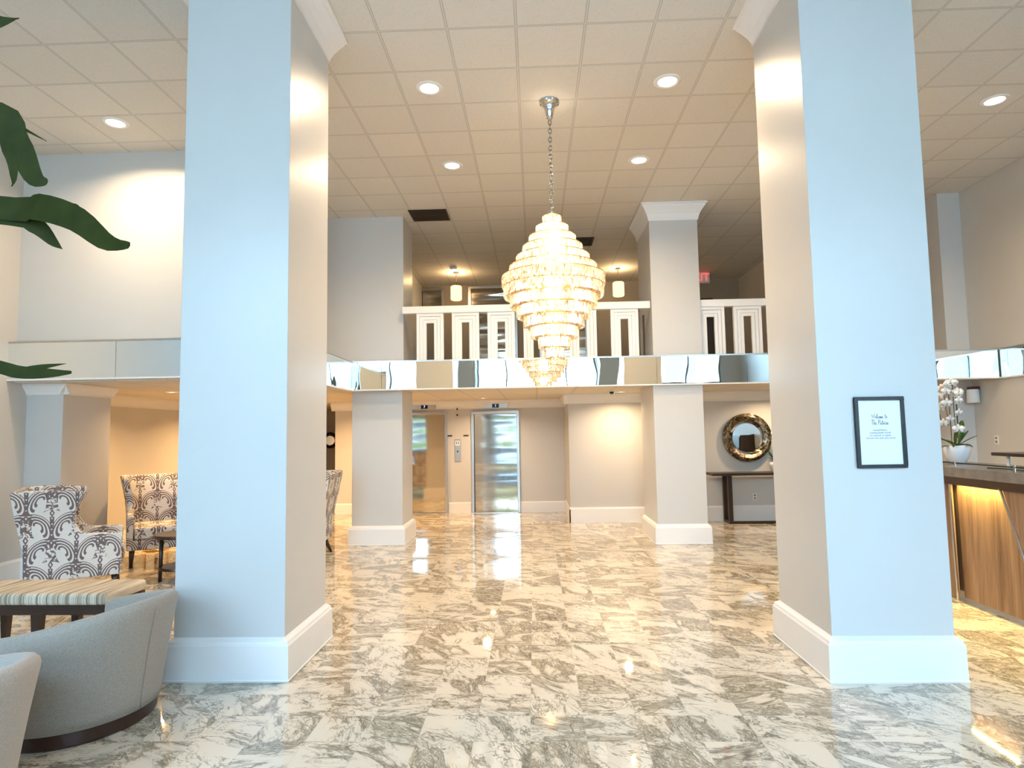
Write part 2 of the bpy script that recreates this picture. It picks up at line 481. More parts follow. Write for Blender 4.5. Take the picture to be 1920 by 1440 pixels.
# ------------------------------------------------------------------ room shell
struct('floor', bx(-9, 8, -1.35, 17.5, -0.12, 0), M['marble'], 'polished ivory marble tile floor with grey-brown veins')
struct('ceiling', bx(-9, 8, -1.35, 17.5, CEIL, CEIL+0.3), M['ceiling'], 'high beige lay-in tile ceiling over the lobby')
struct('wall_left', bx(-6.3, -6.05, -1.1, 7.28, 0, CEIL), M['paint'], 'beige side wall of the double-height lobby beyond the armchairs')
struct('wall_left_pilaster', bx(-6.75, -5.6, 7.28, 8.12, 0, SOF-0.001), M['paint_column'], 'pale pilaster under the mirrored ledge beside the wingback chair')
struct('wall_left_rear', bx(-6.75, -6.5, 8.12, 17.3, 0, SOF-0.001), M['paint'], 'warmly lit lower wall behind the wingback chairs')
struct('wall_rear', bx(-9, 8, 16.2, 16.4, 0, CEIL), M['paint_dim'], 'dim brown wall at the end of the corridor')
struct('wall_upper_left', bx(-6.3, -3.2, 7.1, 7.3, 2.62, CEIL), M['paint'], 'pale upper wall above the left mirrored ledge')
struct('wall_upper_return', bx(-3.4, -3.2, 7.3, 9.8, 2.62, CEIL), M['paint'], 'short upper return wall hidden behind the near column')
struct('wall_upper_grey', bx(-3.4, -2.0, 9.58, 10.3, 2.62, CEIL), M['paint_column'], 'grey upper wall block at the end of the white balustrade')
struct('wall_right', bx(6.31, 6.5, -1.1, 17.3, 0, CEIL), M['paint'], 'beige side wall behind the reception desk')
struct('wall_right_pilaster', bx(5.99, 6.31, 9.25, 9.9, 0, CEIL), M['paint_column'], 'pale pilaster on the wall behind the reception desk')
struct('wall_elevator', bx(-4.17, 0.62, 13.05, 13.3, 0, SOF-0.001), M['paint'], 'beige wall around the two elevators')
struct('wall_alcove', bx(0.62, 6.31, 11.5, 13.3, 0, SOF-0.001), M['paint'], 'grey-beige wall behind the console table and round mirror')
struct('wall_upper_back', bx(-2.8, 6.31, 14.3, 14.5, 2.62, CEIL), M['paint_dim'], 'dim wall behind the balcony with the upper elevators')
struct('wall_upper_side', bx(-2.8, -2.55, 10.3, 14.3, 2.62, CEIL), M['paint'], 'side wall of the balcony beyond the grey block')
struct('wall_upper_right', bx(4.72, 4.9, 11.6, 14.3, 2.62, CEIL), M['paint'], 'beige side wall at the far end of the balcony')
# front wall (street side): pieces round the glazing
fw = MB(); fw.box(-6.3, -5.5, -1.35, -1.1, 0, CEIL); fw.box(5.8, 6.5, -1.35, -1.1, 0, CEIL); fw.box(-5.5, 5.8, -1.35, -1.1, 4.8, CEIL)
struct('wall_front', fw, M['paint'], 'street wall around the tall lobby windows')

# balcony slab and soffit
sl = MB(); sl.box(-6.75, -3.2, 7.06, 9.3, SOF, 2.62); sl.box(-3.2, -2.75, 7.06, 9.3, SOF, 2.62)
sl.box(-6.75, 6.31, 9.26, 16.2, SOF, 2.62); sl.box(4.4, 6.31, 8.72, 9.26, SOF-0.03, 2.6)
struct('ceiling_soffit', sl, M['soffit'], 'low tiled ceiling under the balcony')

# mirrored fascia panels along the balcony edge
def fascia(name, x0, x1, y, z0, z1, cuts, label):
    root = sempty(name, label)
    xs = [x0]+cuts+[x1]
    for a, b in zip(xs[:-1], xs[1:]):
        bx(a+0.002, b-0.002, y, y+0.03, z0+0.012, z1-0.012).build('mirror_panel', M['mirror'], root)
    bx(x0, x1, y-0.006, y+0.06, z1-0.014, z1+0.008).build('top_rail', M['brushed'], root)
    bx(x0, x1, y-0.01, y+0.06, z0-0.004, z0+0.014).build('bottom_rail', M['trim'], root)
    return root
fascia('trim_1', -2.70, 4.4, 9.20, 2.295, 2.722, [-2.25, -0.9, 0.45, 1.8, 3.1], 'mirrored fascia band across the middle of the balcony edge')
fascia('trim_2', -6.05, -2.70, 6.99, 2.33, 2.775, [-4.78], 'mirrored fascia band under the pale upper left wall')
fascia('trim_3', 4.4, 6.28, 8.64, 2.262, 2.65, [6.16], 'mirrored fascia band above the reception desk')
def side_fascia(name, x, y0, y1, z0, z1, cuts, label, sgn):
    root = sempty(name, label)
    ys = [y0]+cuts+[y1]
    for a, b in zip(ys[:-1], ys[1:]):
        bx(min(x, x+sgn*0.03), max(x, x+sgn*0.03), a+0.002, b-0.002, z0+0.012, z1-0.012).build('mirror_panel', M['mirror'], root)
    lo, hi = min(x-sgn*0.006, x+sgn*0.06), max(x-sgn*0.006, x+sgn*0.06)
    bx(lo, hi, y0, y1, z1-0.014, z1+0.008).build('top_rail', M['brushed'], root)
    bx(lo, hi, y0, y1, z0-0.004, z0+0.014).build('bottom_rail', M['trim'], root)
side_fascia('trim_4', -2.70, 7.04, 9.19, 2.295, 2.722, [8.75], 'mirrored fascia return between the two balcony fronts', -1)
side_fascia('trim_5', 6.27, 5.2, 8.62, 2.262, 2.65, [7.0], 'mirrored band fixed flat along the wall behind the reception desk', 1)

# columns
def sweep_rect(mb, x0, x1, y0, y1, prof, full=True):
    rings = []
    for o, z in prof:
        if full: rings.append([(x0-o, y0-o, z), (x1+o, y0-o, z), (x1+o, y1+o, z), (x0-o, y1+o, z)])
        else: rings.append([(x0-o, y1, z), (x0-o, y0-o, z), (x1+o, y0-o, z), (x1+o, y1, z)])
    return mb.loft(rings, True, True)
BASEP = [(0.045, 0), (0.05, 0.012), (0.045, 0.02), (0.042, 0.235), (0.035, 0.245), (0.030, 0.262), (0.012, 0.275), (0.002, 0.285)]
def crownp(h, w):
    return [(0.002, -h), (0.012, -h), (0.016, -h*0.88), (w*0.28, -h*0.62), (w*0.42, -h*0.50), (w*0.5, -h*0.42), (w*0.78, -h*0.22), (w*0.86, -h*0.12), (w, -h*0.10), (w, -0.001)]
def column(x0, x1, y0, y1, z0, z1, label, base=True, crown=None):
    root = sempty('column', label, ((x0+x1)/2, (y0+y1)/2, z0))
    cx, cy = (x0+x1)/2, (y0+y1)/2
    X0, X1, Y0, Y1 = x0-cx, x1-cx, y0-cy, y1-cy
    bx(X0, X1, Y0, Y1, 0, z1-z0).build('shaft', M['paint_column'], root, bevel=0.004)
    if base: sweep_rect(MB(), X0, X1, Y0, Y1, BASEP).build('column_base', M['trim'], root)
    if crown:
        h, w = crown
        sweep_rect(MB(), X0, X1, Y0, Y1, [(o, z+z1-z0) for o, z in crownp(h, w)], full=False).build('crown_moulding', M['trim'], root)
    return root
column(-2.495, -1.725, 4.33, 5.17, 0, CEIL-0.001, 'near square column beside the grey tub chair', True, (0.17, 0.17))
column(1.915, 2.70, 4.29, 5.17, 0, CEIL-0.001, 'near square column carrying the black framed notice', True, (0.17, 0.17))
column(-2.755, -1.99, 9.42, 10.2, 0, SOF-0.002, 'square column under the balcony beside the left elevator')
column(1.75, 2.47, 9.26, 10.35, 0, SOF-0.002, 'square column under the balcony beside the console table')
column(1.79, 2.515, 9.38, 10.45, 2.62, CEIL-0.001, 'square upper column with white crown standing in the balustrade', False, (0.25, 0.13))
column(-2.46, -1.74, -1.3, -0.55, 0, CEIL-0.001, 'square column at the street windows behind the tall plant', True)
column(1.92, 2.66, -1.3, -0.55, 0, CEIL-0.001, 'square column at the street windows facing the reception desk', True)

# baseboards
def bb(name, x0, x1, y, z1=0.25, label='white baseboard'):
    pr = [(y, 0), (y-0.02, 0), (y-0.02, z1*0.88), (y-0.008, z1), (y, z1)]
    MB_ = MB(); MB_.loft([[(x0, a, b) for a, b in pr], [(x1, a, b) for a, b in pr]])
    return struct(name, MB_, M['trim'], label)
def bbx(name, y0, y1, x, sg, z1=0.25, label='white baseboard'):
    pr = [(x, 0), (x+sg*0.02, 0), (x+sg*0.02, z1*0.88), (x+sg*0.008, z1), (x, z1)]
    MB_ = MB(); MB_.loft([[(a, y0, b) for a, b in pr], [(a, y1, b) for a, b in pr]])
    return struct(name, MB_, M['trim'], label)
bb('baseboard_elevator', -4.17, -2.75, 13.05, 0.22, 'white baseboard left of the elevators')
bb('baseboard_between', -1.80, -1.33, 13.05, 0.22, 'white baseboard between the two elevators')
bb('baseboard_middle', -0.31, 0.60, 13.05, 0.22, 'white baseboard right of the elevators')
bb('baseboard_alcove', 0.60, 6.31, 11.5, 0.27, 'white baseboard under the console table')
bbx('baseboard_alcove_side', 11.48, 13.03, 0.62, -1, 0.25, 'white baseboard on the alcove corner')
bbx('baseboard_left', -1.1, 7.28, -6.05, 1, 0.27, 'white baseboard on the lobby side wall')
bbx('baseboard_left_rear', 8.12, 16.2, -6.5, 1, 0.2, 'white baseboard behind the wingback chairs')
bb('baseboard_pilaster', -6.05, -5.58, 7.28, 0.27, 'white baseboard on the left pilaster front')
bbx('baseboard_pilaster_side', 7.26, 8.12, -5.6, 1, 0.27, 'white baseboard on the left pilaster side')
bbx('baseboard_right', -1.1, 9.25, 6.31, -1, 0.27, 'white baseboard behind the reception desk')

# crown moulding under the soffit
def crownline(name, x0, x1, y, label, h=0.17):
    pr = [(y, SOF-h), (y-0.014, SOF-h), (y-0.02, SOF-h*0.8), (y-0.07, SOF-h*0.3), (y-0.085, SOF-0.002), (y, SOF-0.002)]
    m_ = MB(); m_.loft([[(x0, a, b) for a, b in pr], [(x1, a, b) for a, b in pr]]); struct(name, m_, M['trim'], label)
def crownlinex(name, y0, y1, x, sg, label, h=0.17):
    pr = [(x, SOF-h), (x+sg*0.014, SOF-h), (x+sg*0.02, SOF-h*0.8), (x+sg*0.07, SOF-h*0.3), (x+sg*0.085, SOF-0.002), (x, SOF-0.002)]
    m_ = MB(); m_.loft([[(a, y0, b) for a, b in pr], [(a, y1, b) for a, b in pr]]); struct(name, m_, M['trim'], label)
crownline('trim_6', -4.25, 0.62, 13.05, 'cream crown moulding over the elevators')
crownline('trim_7', 0.54, 6.31, 11.5, 'cream crown moulding over the console wall')
crownlinex('trim_8', 11.42, 13.05, 0.62, -1, 'cream crown moulding on the alcove corner')
crownlinex('trim_9', 8.12, 16.2, -6.5, 1, 'cream crown moulding over the warm lit wall')
crownlinex('trim_10', 7.2, 8.15, -5.6, 1, 'cream crown moulding on the pilaster side', 0.13)
crownline('trim_11', -6.05, -5.52, 7.28, 'cream crown moulding on the pilaster front', 0.13)

# ------------------------------------------------------------------ street windows
def window(idx, x0, x1, z0, z1, cols, label):
    root = sempty('window_%d' % idx, label, ((x0+x1)/2, -1.22, z0))
    w = (x1-x0)/2; h = z1-z0; f = MB(); t = 0.045
    f.box(-w, w, -0.06, 0.06, 0, t*1.4); f.box(-w, w, -0.06, 0.06, h-t, h)
    for k in range(cols+1):
        x = -w + (2*w)*k/cols; x = min(max(x, -w+t/2), w-t/2)
        f.box(x-t/2, x+t/2, -0.06, 0.06, t, h-t)
    f.build('window_frame', M['alu'], root)
    bx(-w+0.02, w-0.02, -0.004, 0.004, 0.02, h-0.02).build('glass', M['glass'], root)
    return root
n = 1
for (a, b, c, lb) in ((-5.5, -2.47, 3, 'behind the armchairs'), (-1.73, 1.91, 4, 'behind the camera'), (2.67, 5.8, 3, 'facing the reception desk')):
    window(n, a, b, 0.0, 2.5, c, 'lower street window '+lb); n += 1
    window(n, a, b, 2.95, 4.8, c, 'upper street window '+lb); n += 1
    struct('wall_transom', bx(a, b, -1.33, -1.12, 2.5, 2.95), M['alu'], 'grey metal band between the windows '+lb)

# portals help the sky light through the openings
for (a, b) in ((-5.5, -2.47), (-1.73, 1.91), (2.67, 5.8)):
    o = light('sky_portal', 'AREA', ((a+b)/2, -1.08, 2.4), 1, (1, 1, 1), rot=(radians(90), 0, radians(0)), shape='RECTANGLE', size=b-a, size_y=4.8)
    o.rotation_euler = (radians(90), 0, 0)
    o.data.cycles.is_portal = True

# ------------------------------------------------------------------ elevators
def elevator(idx, x0, x1, y, z0, ztop, mat, label, split=True):
    root = sempty('door_%d' % idx, label, ((x0+x1)/2, y, z0))
    w = (x1-x0)/2; h = ztop-z0; t = 0.055
    f = MB(); f.box(-w-t, -w, -0.03, 0.02, 0, h+t); f.box(w, w+t, -0.03, 0.02, 0, h+t); f.box(-w, w, -0.03, 0.02, h, h+t)
    f.build('door_frame', M['brushed'], root, bevel=0.006)
    bx(-w, -w+0.02, -0.02, -0.004, 0, h).build('door_reveal', M['metaldark'], root)
    # door leaf: fine grid so the metal can carry its own gentle buckle
    mb = MB(); NX, NZ = 10, 24; pts = [[(-w+0.02+(2*w-0.02)*i/NX, -0.012, 0.015+(h-0.015)*j/NZ) for i in range(NX+1)] for j in range(NZ+1)]
    mb.loft(pts, False, False)
    mb.build('door_leaf', mat, root, smooth=True)
    bx(-w, w, -0.05, 0.0, 0, 0.012).build('door_sill', M['brushed'], root)
    return root
elevator(1, -1.262, -0.372, 13.04, 0, 2.03, M['steel'], 'right elevator with brushed steel door')
elevator(2, -2.72, -1.862, 13.04, 0, 2.03, M['steel'], 'left elevator with brushed steel door')
elevator(3, -1.42, -0.40, 14.29, 2.62, 4.96, M['steel_up'], 'upper elevator behind the chandelier')
elevator(4, -2.95+0.4, -2.09, 14.29, 2.62, 4.94, M['steel_up'], 'upper elevator beside the grey wall block')
elevator(5, 0.2, 1.2, 14.29, 2.62, 4.94, M['steel_up'], 'upper elevator at the far end')
struct('door_6', bx(3.4, 4.1, 14.24, 14.32, 2.62, 4.60), M['brown'], 'dark brown door under the exit sign')

def text_obj(body, size, loc, rot, mat, parent, name='lettering', align='CENTER', extr=0.001, shear=0, sx=1.0):
    cu = bpy.data.curves.new(name, 'FONT'); cu.body = body; cu.size = size; cu.align_x = align; cu.align_y = 'CENTER'
    cu.extrude = extr; cu.shear = shear
    tmp = bpy.data.objects.new(name, cu); COL.objects.link(tmp)
    bpy.context.view_layer.update()
    me = bpy.data.meshes.new_from_object(tmp.evaluated_get(bpy.context.evaluated_depsgraph_get()))
    bpy.data.objects.remove(tmp); bpy.data.curves.remove(cu)
    me.materials.clear(); me.materials.append(mat); me.name = name
    o = bpy.data.objects.new(name, me); COL.objects.link(o)
    o.location = loc; o.rotation_euler = rot; o.parent = parent; o.scale = (sx, 1, 1)
    return o
for (x, dg, lb) in ((-0.80, '1', 'floor indicator over the right elevator'), (-2.28, '7', 'floor indicator over the left elevator')):
    r = thing('elevator_indicator', lb, 'indicator', (x, 13.05-0.05, 2.19), 0, 'floor indicators over the elevators')
    bx(-0.245, 0.245, -0.012, 0.04, -0.045, 0.045).build('faceplate', M['brushed'], r, bevel=0.003)
    bx(-0.07, 0.07, -0.018, -0.010, -0.038, 0.038).build('screen', M['black'], r)
    text_obj(dg, 0.075, (0.0, -0.0195, 0), (radians(90), 0, 0), M['digit'], r, 'digit')
r = thing('call_panel', 'tall steel call button panel between the elevators', 'call panel', (-1.60, 13.05, 1.28))
bx(-0.065, 0.065, -0.018, 0, -0.23, 0.23).build('faceplate', M['brushed'], r, bevel=0.02, seg=4)
bx(-0.05, 0.05, -0.022, -0.017, 0.10, 0.20).build('screen', M['paper'], r)
for dx in (-0.02, 0.02):
    MB().box(dx-0.007, dx+0.007, -0.025, -0.021, 0.13, 0.18).build('pictogram', M['ink'], r)
for z in (-0.02, -0.075): MB().cyl((0, -0.028, z), (0, -0.017, z), 0.017, n=16).build('button', M['metaldark'] if z > -0.05 else M['brushed'], r, smooth=False)
for x in (-1.765, -1.425):
    tag(bx(x-0.052, x+0.052, 13.03, 13.05, 1.575, 1.60).build('braille_plate', M['metaldark'], bevel=0.002), 'thin dark floor plate beside the %s elevator door' % ('left' if x < -1.6 else 'right'), 'plate', 'dark plates beside the elevator doors')
r = thing('fire_alarm', 'small white alarm box with two dark lenses above the call panel', 'alarm', (-1.60, 13.05, 2.08))
bx(-0.04, 0.04, -0.035, 0, 0.03, 0.11).build('housing', M['plastic'], r, bevel=0.006)
bx(-0.04, 0.04, -0.03, 0, -0.12, 0.02).build('strobe_housing', M['paint'], r, bevel=0.006)
for z in (0.055, -0.065): MB().ball((0, -0.035, z), 0.02, 12).build('lens', M['black'], r, smooth=True)

# ------------------------------------------------------------------ balustrades
def baluster_panel(x, parent, y, z0, z1, w=0.415):
    b = MB(); slot = 0.118; n = 3; bw = (w-slot)/2/n
    for k in range(n):
        o = k*bw; d = 0.030 - 0.006*k; g = 0.0035
        xa, xb = -w/2+o+g*(k > 0), w/2-o-g*(k > 0); zt = z1-z0-o-g*(k > 0)
        b.box(xa, xa+bw-g, -d, d, 0, zt); b.box(xb-bw+g, xb, -d, d, 0, zt)
        b.box(xa+bw-g, xb-bw+g, -d, d, zt-bw+g, zt)
    # recessed web that ties the three frames together
    b.box(-w/2+0.01, -slot/2-0.005, -0.012, 0.012, 0, z1-z0-0.02); b.box(slot/2+0.005, w/2-0.01, -0.012, 0.012, 0, z1-z0-0.02)
    b.box(-slot/2-0.005, slot/2+0.005, -0.012, 0.012, z1-z0-0.145, z1-z0-0.02)
    return b.build('baluster_panel', M['white'], parent, loc=(x, y, z0), bevel=0.0015, seg=1)
def balustrade(x0, x1, panels, label, post=None):
    r = thing('balustrade', label, 'balustrade', (0, 0, 2.62), 0, 'white balustrades on the balcony')
    y = 9.48
    bx(x0, x1, y-0.05, y+0.05, 0.855, 0.965).build('handrail', M['white'], r, bevel=0.008)
    bx(x0, x1, y-0.035, y+0.035, 0, 0.05).build('bottom_rail', M['white'], r)
    for p in panels: baluster_panel(p, r, y, 0.05, 0.855)
    if post: bx(post[0], post[1], y-0.03, y+0.03, 0.05, 0.855).build('end_post', M['white'], r)
balustrade(-1.99, 1.78, [-1.565, -1.022, -0.478, 0.068, 0.76, 1.39], 'long white balustrade of slotted panels behind the chandelier')
balustrade(2.52, 4.6, [2.68, 3.23, 3.775, 4.32], 'short white balustrade of slotted panels beyond the upper column')
t_ = tag(MB().cyl((1.70, 9.6, 2.64), (1.70, 9.6, 3.40), 0.014).build('rope_post', M['metaldark']), 'thin dark post standing against the upper column', 'post')

# ------------------------------------------------------------------ ceiling lights
WARM = (1.0, 0.76, 0.50)
WARMER = (1.0, 0.72, 0.43)
ORANGE = (1.0, 0.60, 0.25)
def downlight(x, y, z, label, power, group, r=0.115, col=WARM):
    t = thing('ceiling_downlight', label, 'light', (x, y, z), 0, group)
    MB().lathe([(r*0.78, -0.002), (r*0.82, -0.010), (r*1.12, -0.008), (r*1.16, 0.0)], 32, caps=False).build('trim_ring', M['trim'], t, smooth=True)
    MB().lathe([(0.001, -0.004), (r*0.80, -0.004), (r*0.80, -0.001)], 32, caps=True).build('lens', M['lens'], t)
    light('downlight_lamp', 'AREA', (0, 0, -0.02), power, col, t, shape='DISK', size=r*1.6, spread=radians(150))
    return t
g = 'recessed lights in the high ceiling'
for x, y, lb in ((-0.974, 5.938, 'recessed light in front of the chandelier, on the grey tub chair side'), (1.364, 5.965, 'recessed light in front of the chandelier, on the reception side'),
                 (-0.984, 7.749, 'recessed light behind the chandelier canopy, on the grey wall side'), (1.384, 7.764, 'recessed light behind the chandelier canopy, near the crowned column'),
                 (-4.461, 6.40, 'recessed light washing the pale upper wall above the wingback chair'), (4.913, 6.558, 'recessed light above the reception desk')):
    downlight(x, y, CEIL-0.0005, lb, 42*LAMP, g)
g = 'recessed lights under the balcony'
for x, y, p, lb in ((-0.97, 12.1, 13, 'small recessed light before the right elevator'), (1.5, 10.9, 13, 'small recessed light beside the dome camera'), (4.15, 10.85, 10, 'small recessed light above the round mirror'),
                    (-5.27, 8.95, 15, 'small recessed light above the far wingback chair'), (-5.3, 11.4, 22, 'small recessed light by the warm lit wall'), (-3.4, 12.0, 16, 'small recessed light at the corridor mouth')):
    downlight(x, y, SOF-0.0005, lb, p*(2.3 if x < -2 else 1.8)*LAMP, g, 0.07, ORANGE if x < -2 else WARMER)
# behind-view repeats of the same ceiling grid would sit outside the frame; left out

def pendant(x, y, label):
    t = thing('drum_pendant', label, 'light', (x, y, CEIL), 0, 'drum pendants on the balcony')
    MB().lathe([(0.06, 0), (0.06, -0.02), (0.01, -0.03)], 20).build('canopy', M['metaldark'], t)
    MB().cyl((0, 0, -0.03), (0, 0, -0.30), 0.006).build('stem', M['metaldark'], t)
    MB().lathe([(0.105, -0.30), (0.12, -0.32), (0.12, -0.58), (0.105, -0.60)], 28).build('shade', M['drum'], t, smooth=False)
    light('pendant_lamp', 'POINT', (0, 0, -0.16), 16*LAMP, (1.0, 0.66, 0.32), t, shadow_soft_size=0.05)
pendant(-1.605, 13.1, 'lit drum pendant over the balcony beside the grey wall block')
pendant(1.82, 13.1, 'lit drum pendant over the balcony beside the crowned column')
t_ = thing('smoke_detector', 'round smoke detector on the ceiling above the balcony', 'detector', (-1.61, 12.7, CEIL-0.0005))
MB().lathe([(0.075, 0), (0.075, -0.015), (0.05, -0.045), (0.001, -0.045)], 20).build('housing', M['plastic'], t_, smooth=False)

def vent(x0, x1, y0, y1, label, dark=True):
    t = thing('ceiling_vent', label, 'vent', ((x0+x1)/2, (y0+y1)/2, CEIL), 0)
    w, d = (x1-x0)/2, (y1-y0)/2
    bx(-w, w, -d, d, -0.004, -0.0005).build('backing', M['dark'], t)
    f = MB()
    for a in ((-w, w, -d, -d+0.02), (-w, w, d-0.02, d), (-w, -w+0.02, -d, d), (w-0.02, w, -d, d), (-w, w, -0.006, 0.006)): f.box(a[0], a[1], a[2], a[3], -0.012, -0.0005)
    f.build('frame', M['metaldark'], t)
    s_ = MB(); n = 12
    for k in range(n):
        yy = -d+0.03 + (2*d-0.06)*k/(n-1)
        s_.box(-w+0.02, w-0.02, yy-0.004, yy+0.004, -0.016, -0.004)
    s_.build('louvres', M['brown'], t)
vent(-1.87, -1.28, 9.30, 9.80, 'dark square return grille in the ceiling beside the grey wall block')
vent(0.62, 1.12, 10.9, 11.4, 'dark metal diffuser in the ceiling behind the chandelier')

t_ = thing('dome_camera', 'small black dome camera under the balcony', 'camera', (1.30, 10.55, SOF-0.0005))
MB().lathe([(0.045, 0), (0.045, -0.012), (0.04, -0.02)], 20).build('mount', M['plastic'], t_)
MB().ball((0, 0, -0.025), 0.038, 16).build('dome', M['black'], t_, smooth=True)

t_ = thing('exit_sign', 'red lit EXIT sign hanging from the balcony ceiling', 'sign', (3.62, 13.6, 4.92))
bx(-0.24, 0.24, -0.02, 0.02, -0.12, 0.12).build('housing', M['plastic'], t_, bevel=0.006)
bx(-0.02, 0.02, -0.01, 0.01, 0.12, 0.13).build('bracket', M['plastic'], t_)
text_obj('EXIT', 0.235, (0, -0.023, 0), (radians(90), 0, 0), M['exit'], t_, extr=0.003)

# ------------------------------------------------------------------ chandelier
def chandelier():
    cx, cy = 0.217, 6.27
    R = thing('chandelier', 'large tiered crystal chandelier hanging from the ceiling on a chain', 'chandelier', (cx, cy, CEIL))
    c = MB().lathe([(0.001, 0), (0.105, 0), (0.108, -0.012), (0.10, -0.03), (0.075, -0.042), (0.06, -0.055), (0.048, -0.10), (0.038, -0.15), (0.030, -0.17), (0.034, -0.18), (0.012, -0.20), (0.001, -0.20)], 32)
    c.build('canopy', M['chrome'], R, smooth=False, auto=35)
    ch = MB(); z = -0.20; k = 0
    zt = 3.84-CEIL
    while z > zt-0.02:
        ring = []
        R_, r_ = 0.016, 0.0045
        n = 14; rings = []
        for i in range(n+1):
            a = 2*pi*i/n
            rr = []
            for j in range(6):
                b = 2*pi*j/6; q = R_ + r_*cos(b)
                px, pz, py = q*cos(a), q*sin(a)*1.75, r_*sin(b)
                if k % 2: px, py = py, px
                rr.append((px, py, z-0.026+pz))
            rings.append(rr)
        ch.loft(rings, True, False); z -= 0.046; k += 1
    ch.build('chain', M['nickel'], R, smooth=True)
    widths = [35, 61, 88, 113, 138, 165, 194, 188, 163, 139, 113, 87, 60, 36]
    H = 1.45/len(widths); top = 3.83; bulb0 = None
    for i, w in enumerate(widths):
        r = w*0.00532/2; z1 = top - i*H - CEIL; hh = H*1.12
        up = i < 7
        ring = MB()
        prev = widths[i-1]*0.00532/2 if i and up else (widths[i+1]*0.00532/2 if i+1 < len(widths) else 0.02)
        inner = max(0.02, min(prev, r-0.02) - 0.012)
        # brass plate ring holding the prisms
        ring.lathe([(inner, z1-0.004), (r+0.003, z1-0.004), (r+0.004, z1+0.003), (inner, z1+0.003)], 48, caps=False)
        cr = MB(); n = max(10, int(2*pi*r/0.021))
        for j in range(n):
            a = 2*pi*(j+0.5*(i % 2))/n; hw = 0.0098; dp = 0.009
            ca, sa = cos(a), sin(a)
            def P(rr, tt, zz): return (rr*ca - tt*sa, rr*sa + tt*ca, zz)
            l = hh*random.uniform(0.94, 1.0)
            A = [P(r+dp*0.6, 0, z1-0.004), P(r-dp*0.4, hw, z1-0.004), P(r-dp*0.4, -hw, z1-0.004)]
            B = [P(r+dp*0.6, 0, z1-l+0.014), P(r-dp*0.4, hw, z1-l+0.014), P(r-dp*0.4, -hw, z1-l+0.014)]
            D = [P(r, 0, z1-l), P(r-0.001, 0.002, z1-l), P(r-0.001, -0.002, z1-l)]
            cr.loft([A, B, D])
        t = cr.build('crystal_tier', M['crystal'], R)
        ring.build('tier_ring', M['brass'], t, smooth=False)
        MB().torus((0, 0, z1-hh+0.006), r-0.002, 0.0028, n=48, k=5).build('tier_wire', M['brass'], t, smooth=True)
        if i % 2 == 1 or i in (4, 6, 8):
            nb = max(3, int(r*16)); rb = r*0.55
            for j in range(nb):
                a = 2*pi*j/nb + i
                if bulb0 is None:
                    bulb0 = MB().ball((0, 0, 0), 0.017, 8, (1, 1, 1.5)).build('bulb', M['bulb'], t, smooth=True); q = bulb0
                else:
                    q = bulb0.copy(); COL.objects.link(q); q.parent = t
                q.location = (rb*cos(a), rb*sin(a), z1-0.05)
    MB().cyl((0, 0, zt), (0, 0, 2.42-CEIL), 0.008).build('spindle', M['chrome'], R)
    for z, p in ((3.66, 24), (3.35, 28), (3.12, 32), (2.90, 26), (2.62, 16)):
        light('chandelier_lamp', 'POINT', (0, 0, z-CEIL), p*LAMP, (1.0, 0.82, 0.60), R, shadow_soft_size=0.09)
chandelier()

# ------------------------------------------------------------------ framed notice on column
def strokes(word, h):
    """handwritten capitals and small letters as centre lines in a unit box"""
    G = {
     'W': ([[(0, .95), (.12, .1), (.3, .7), (.46, .1), (.66, 1.0)]], .72), 'e': ([[(.02, .25), (.25, .3), (.22, .45), (.08, .42), (.04, .15), (.18, .0), (.32, .1)]], .32),
     'l': ([[(.0, .1), (.14, .6), (.17, .98), (.08, .9), (.06, .2), (.16, .0), (.22, .08)]], .22), 'c': ([[(.24, .38), (.1, .42), (.03, .2), (.12, 0), (.26, .08)]], .26),
     'o': ([[(.14, .42), (.03, .25), (.08, .02), (.22, .08), (.24, .32), (.14, .42), (.3, .36)]], .30), 'm': ([[(.0, .4), (.04, .0)], [(.03, .2), (.12, .42), (.16, 0)], [(.15, .2), (.26, .42), (.3, 0), (.36, .06)]], .37),
     't': ([[(.14, .85), (.08, .1), (.16, 0), (.24, .08)], [(-.02, .6), (.26, .64)]], .25), 'T': ([[(0, .95), (.6, 1.0)], [(.28, .97), (.2, .0)]], .5),
     'h': ([[(.08, 1.0), (.02, .0)], [(.03, .2), (.14, .42), (.19, .3), (.2, 0), (.26, .06)]], .27), 'P': ([[(.12, .95), (.04, 0)], [(.0, .85), (.25, 1.0), (.42, .8), (.3, .5), (.08, .45)]], .42),
     'a': ([[(.22, .38), (.08, .4), (.02, .15), (.1, 0), (.22, .35), (.22, .04), (.3, .04)]], .30), 'r': ([[(.0, .4), (.05, .0)], [(.04, .2), (.12, .42), (.2, .38)]], .21),
     'i': ([[(.04, .4), (.04, .05), (.12, .04)], [(.06, .6), (.07, .66)]], .13), ' ': ([], .30)}
    x = 0; out = []
    for chx in word:
        ls, wd = G[chx]
        for l in ls: out.append([((x+a)*h, b*h) for a, b in l])
        x += wd
    return out, x*h
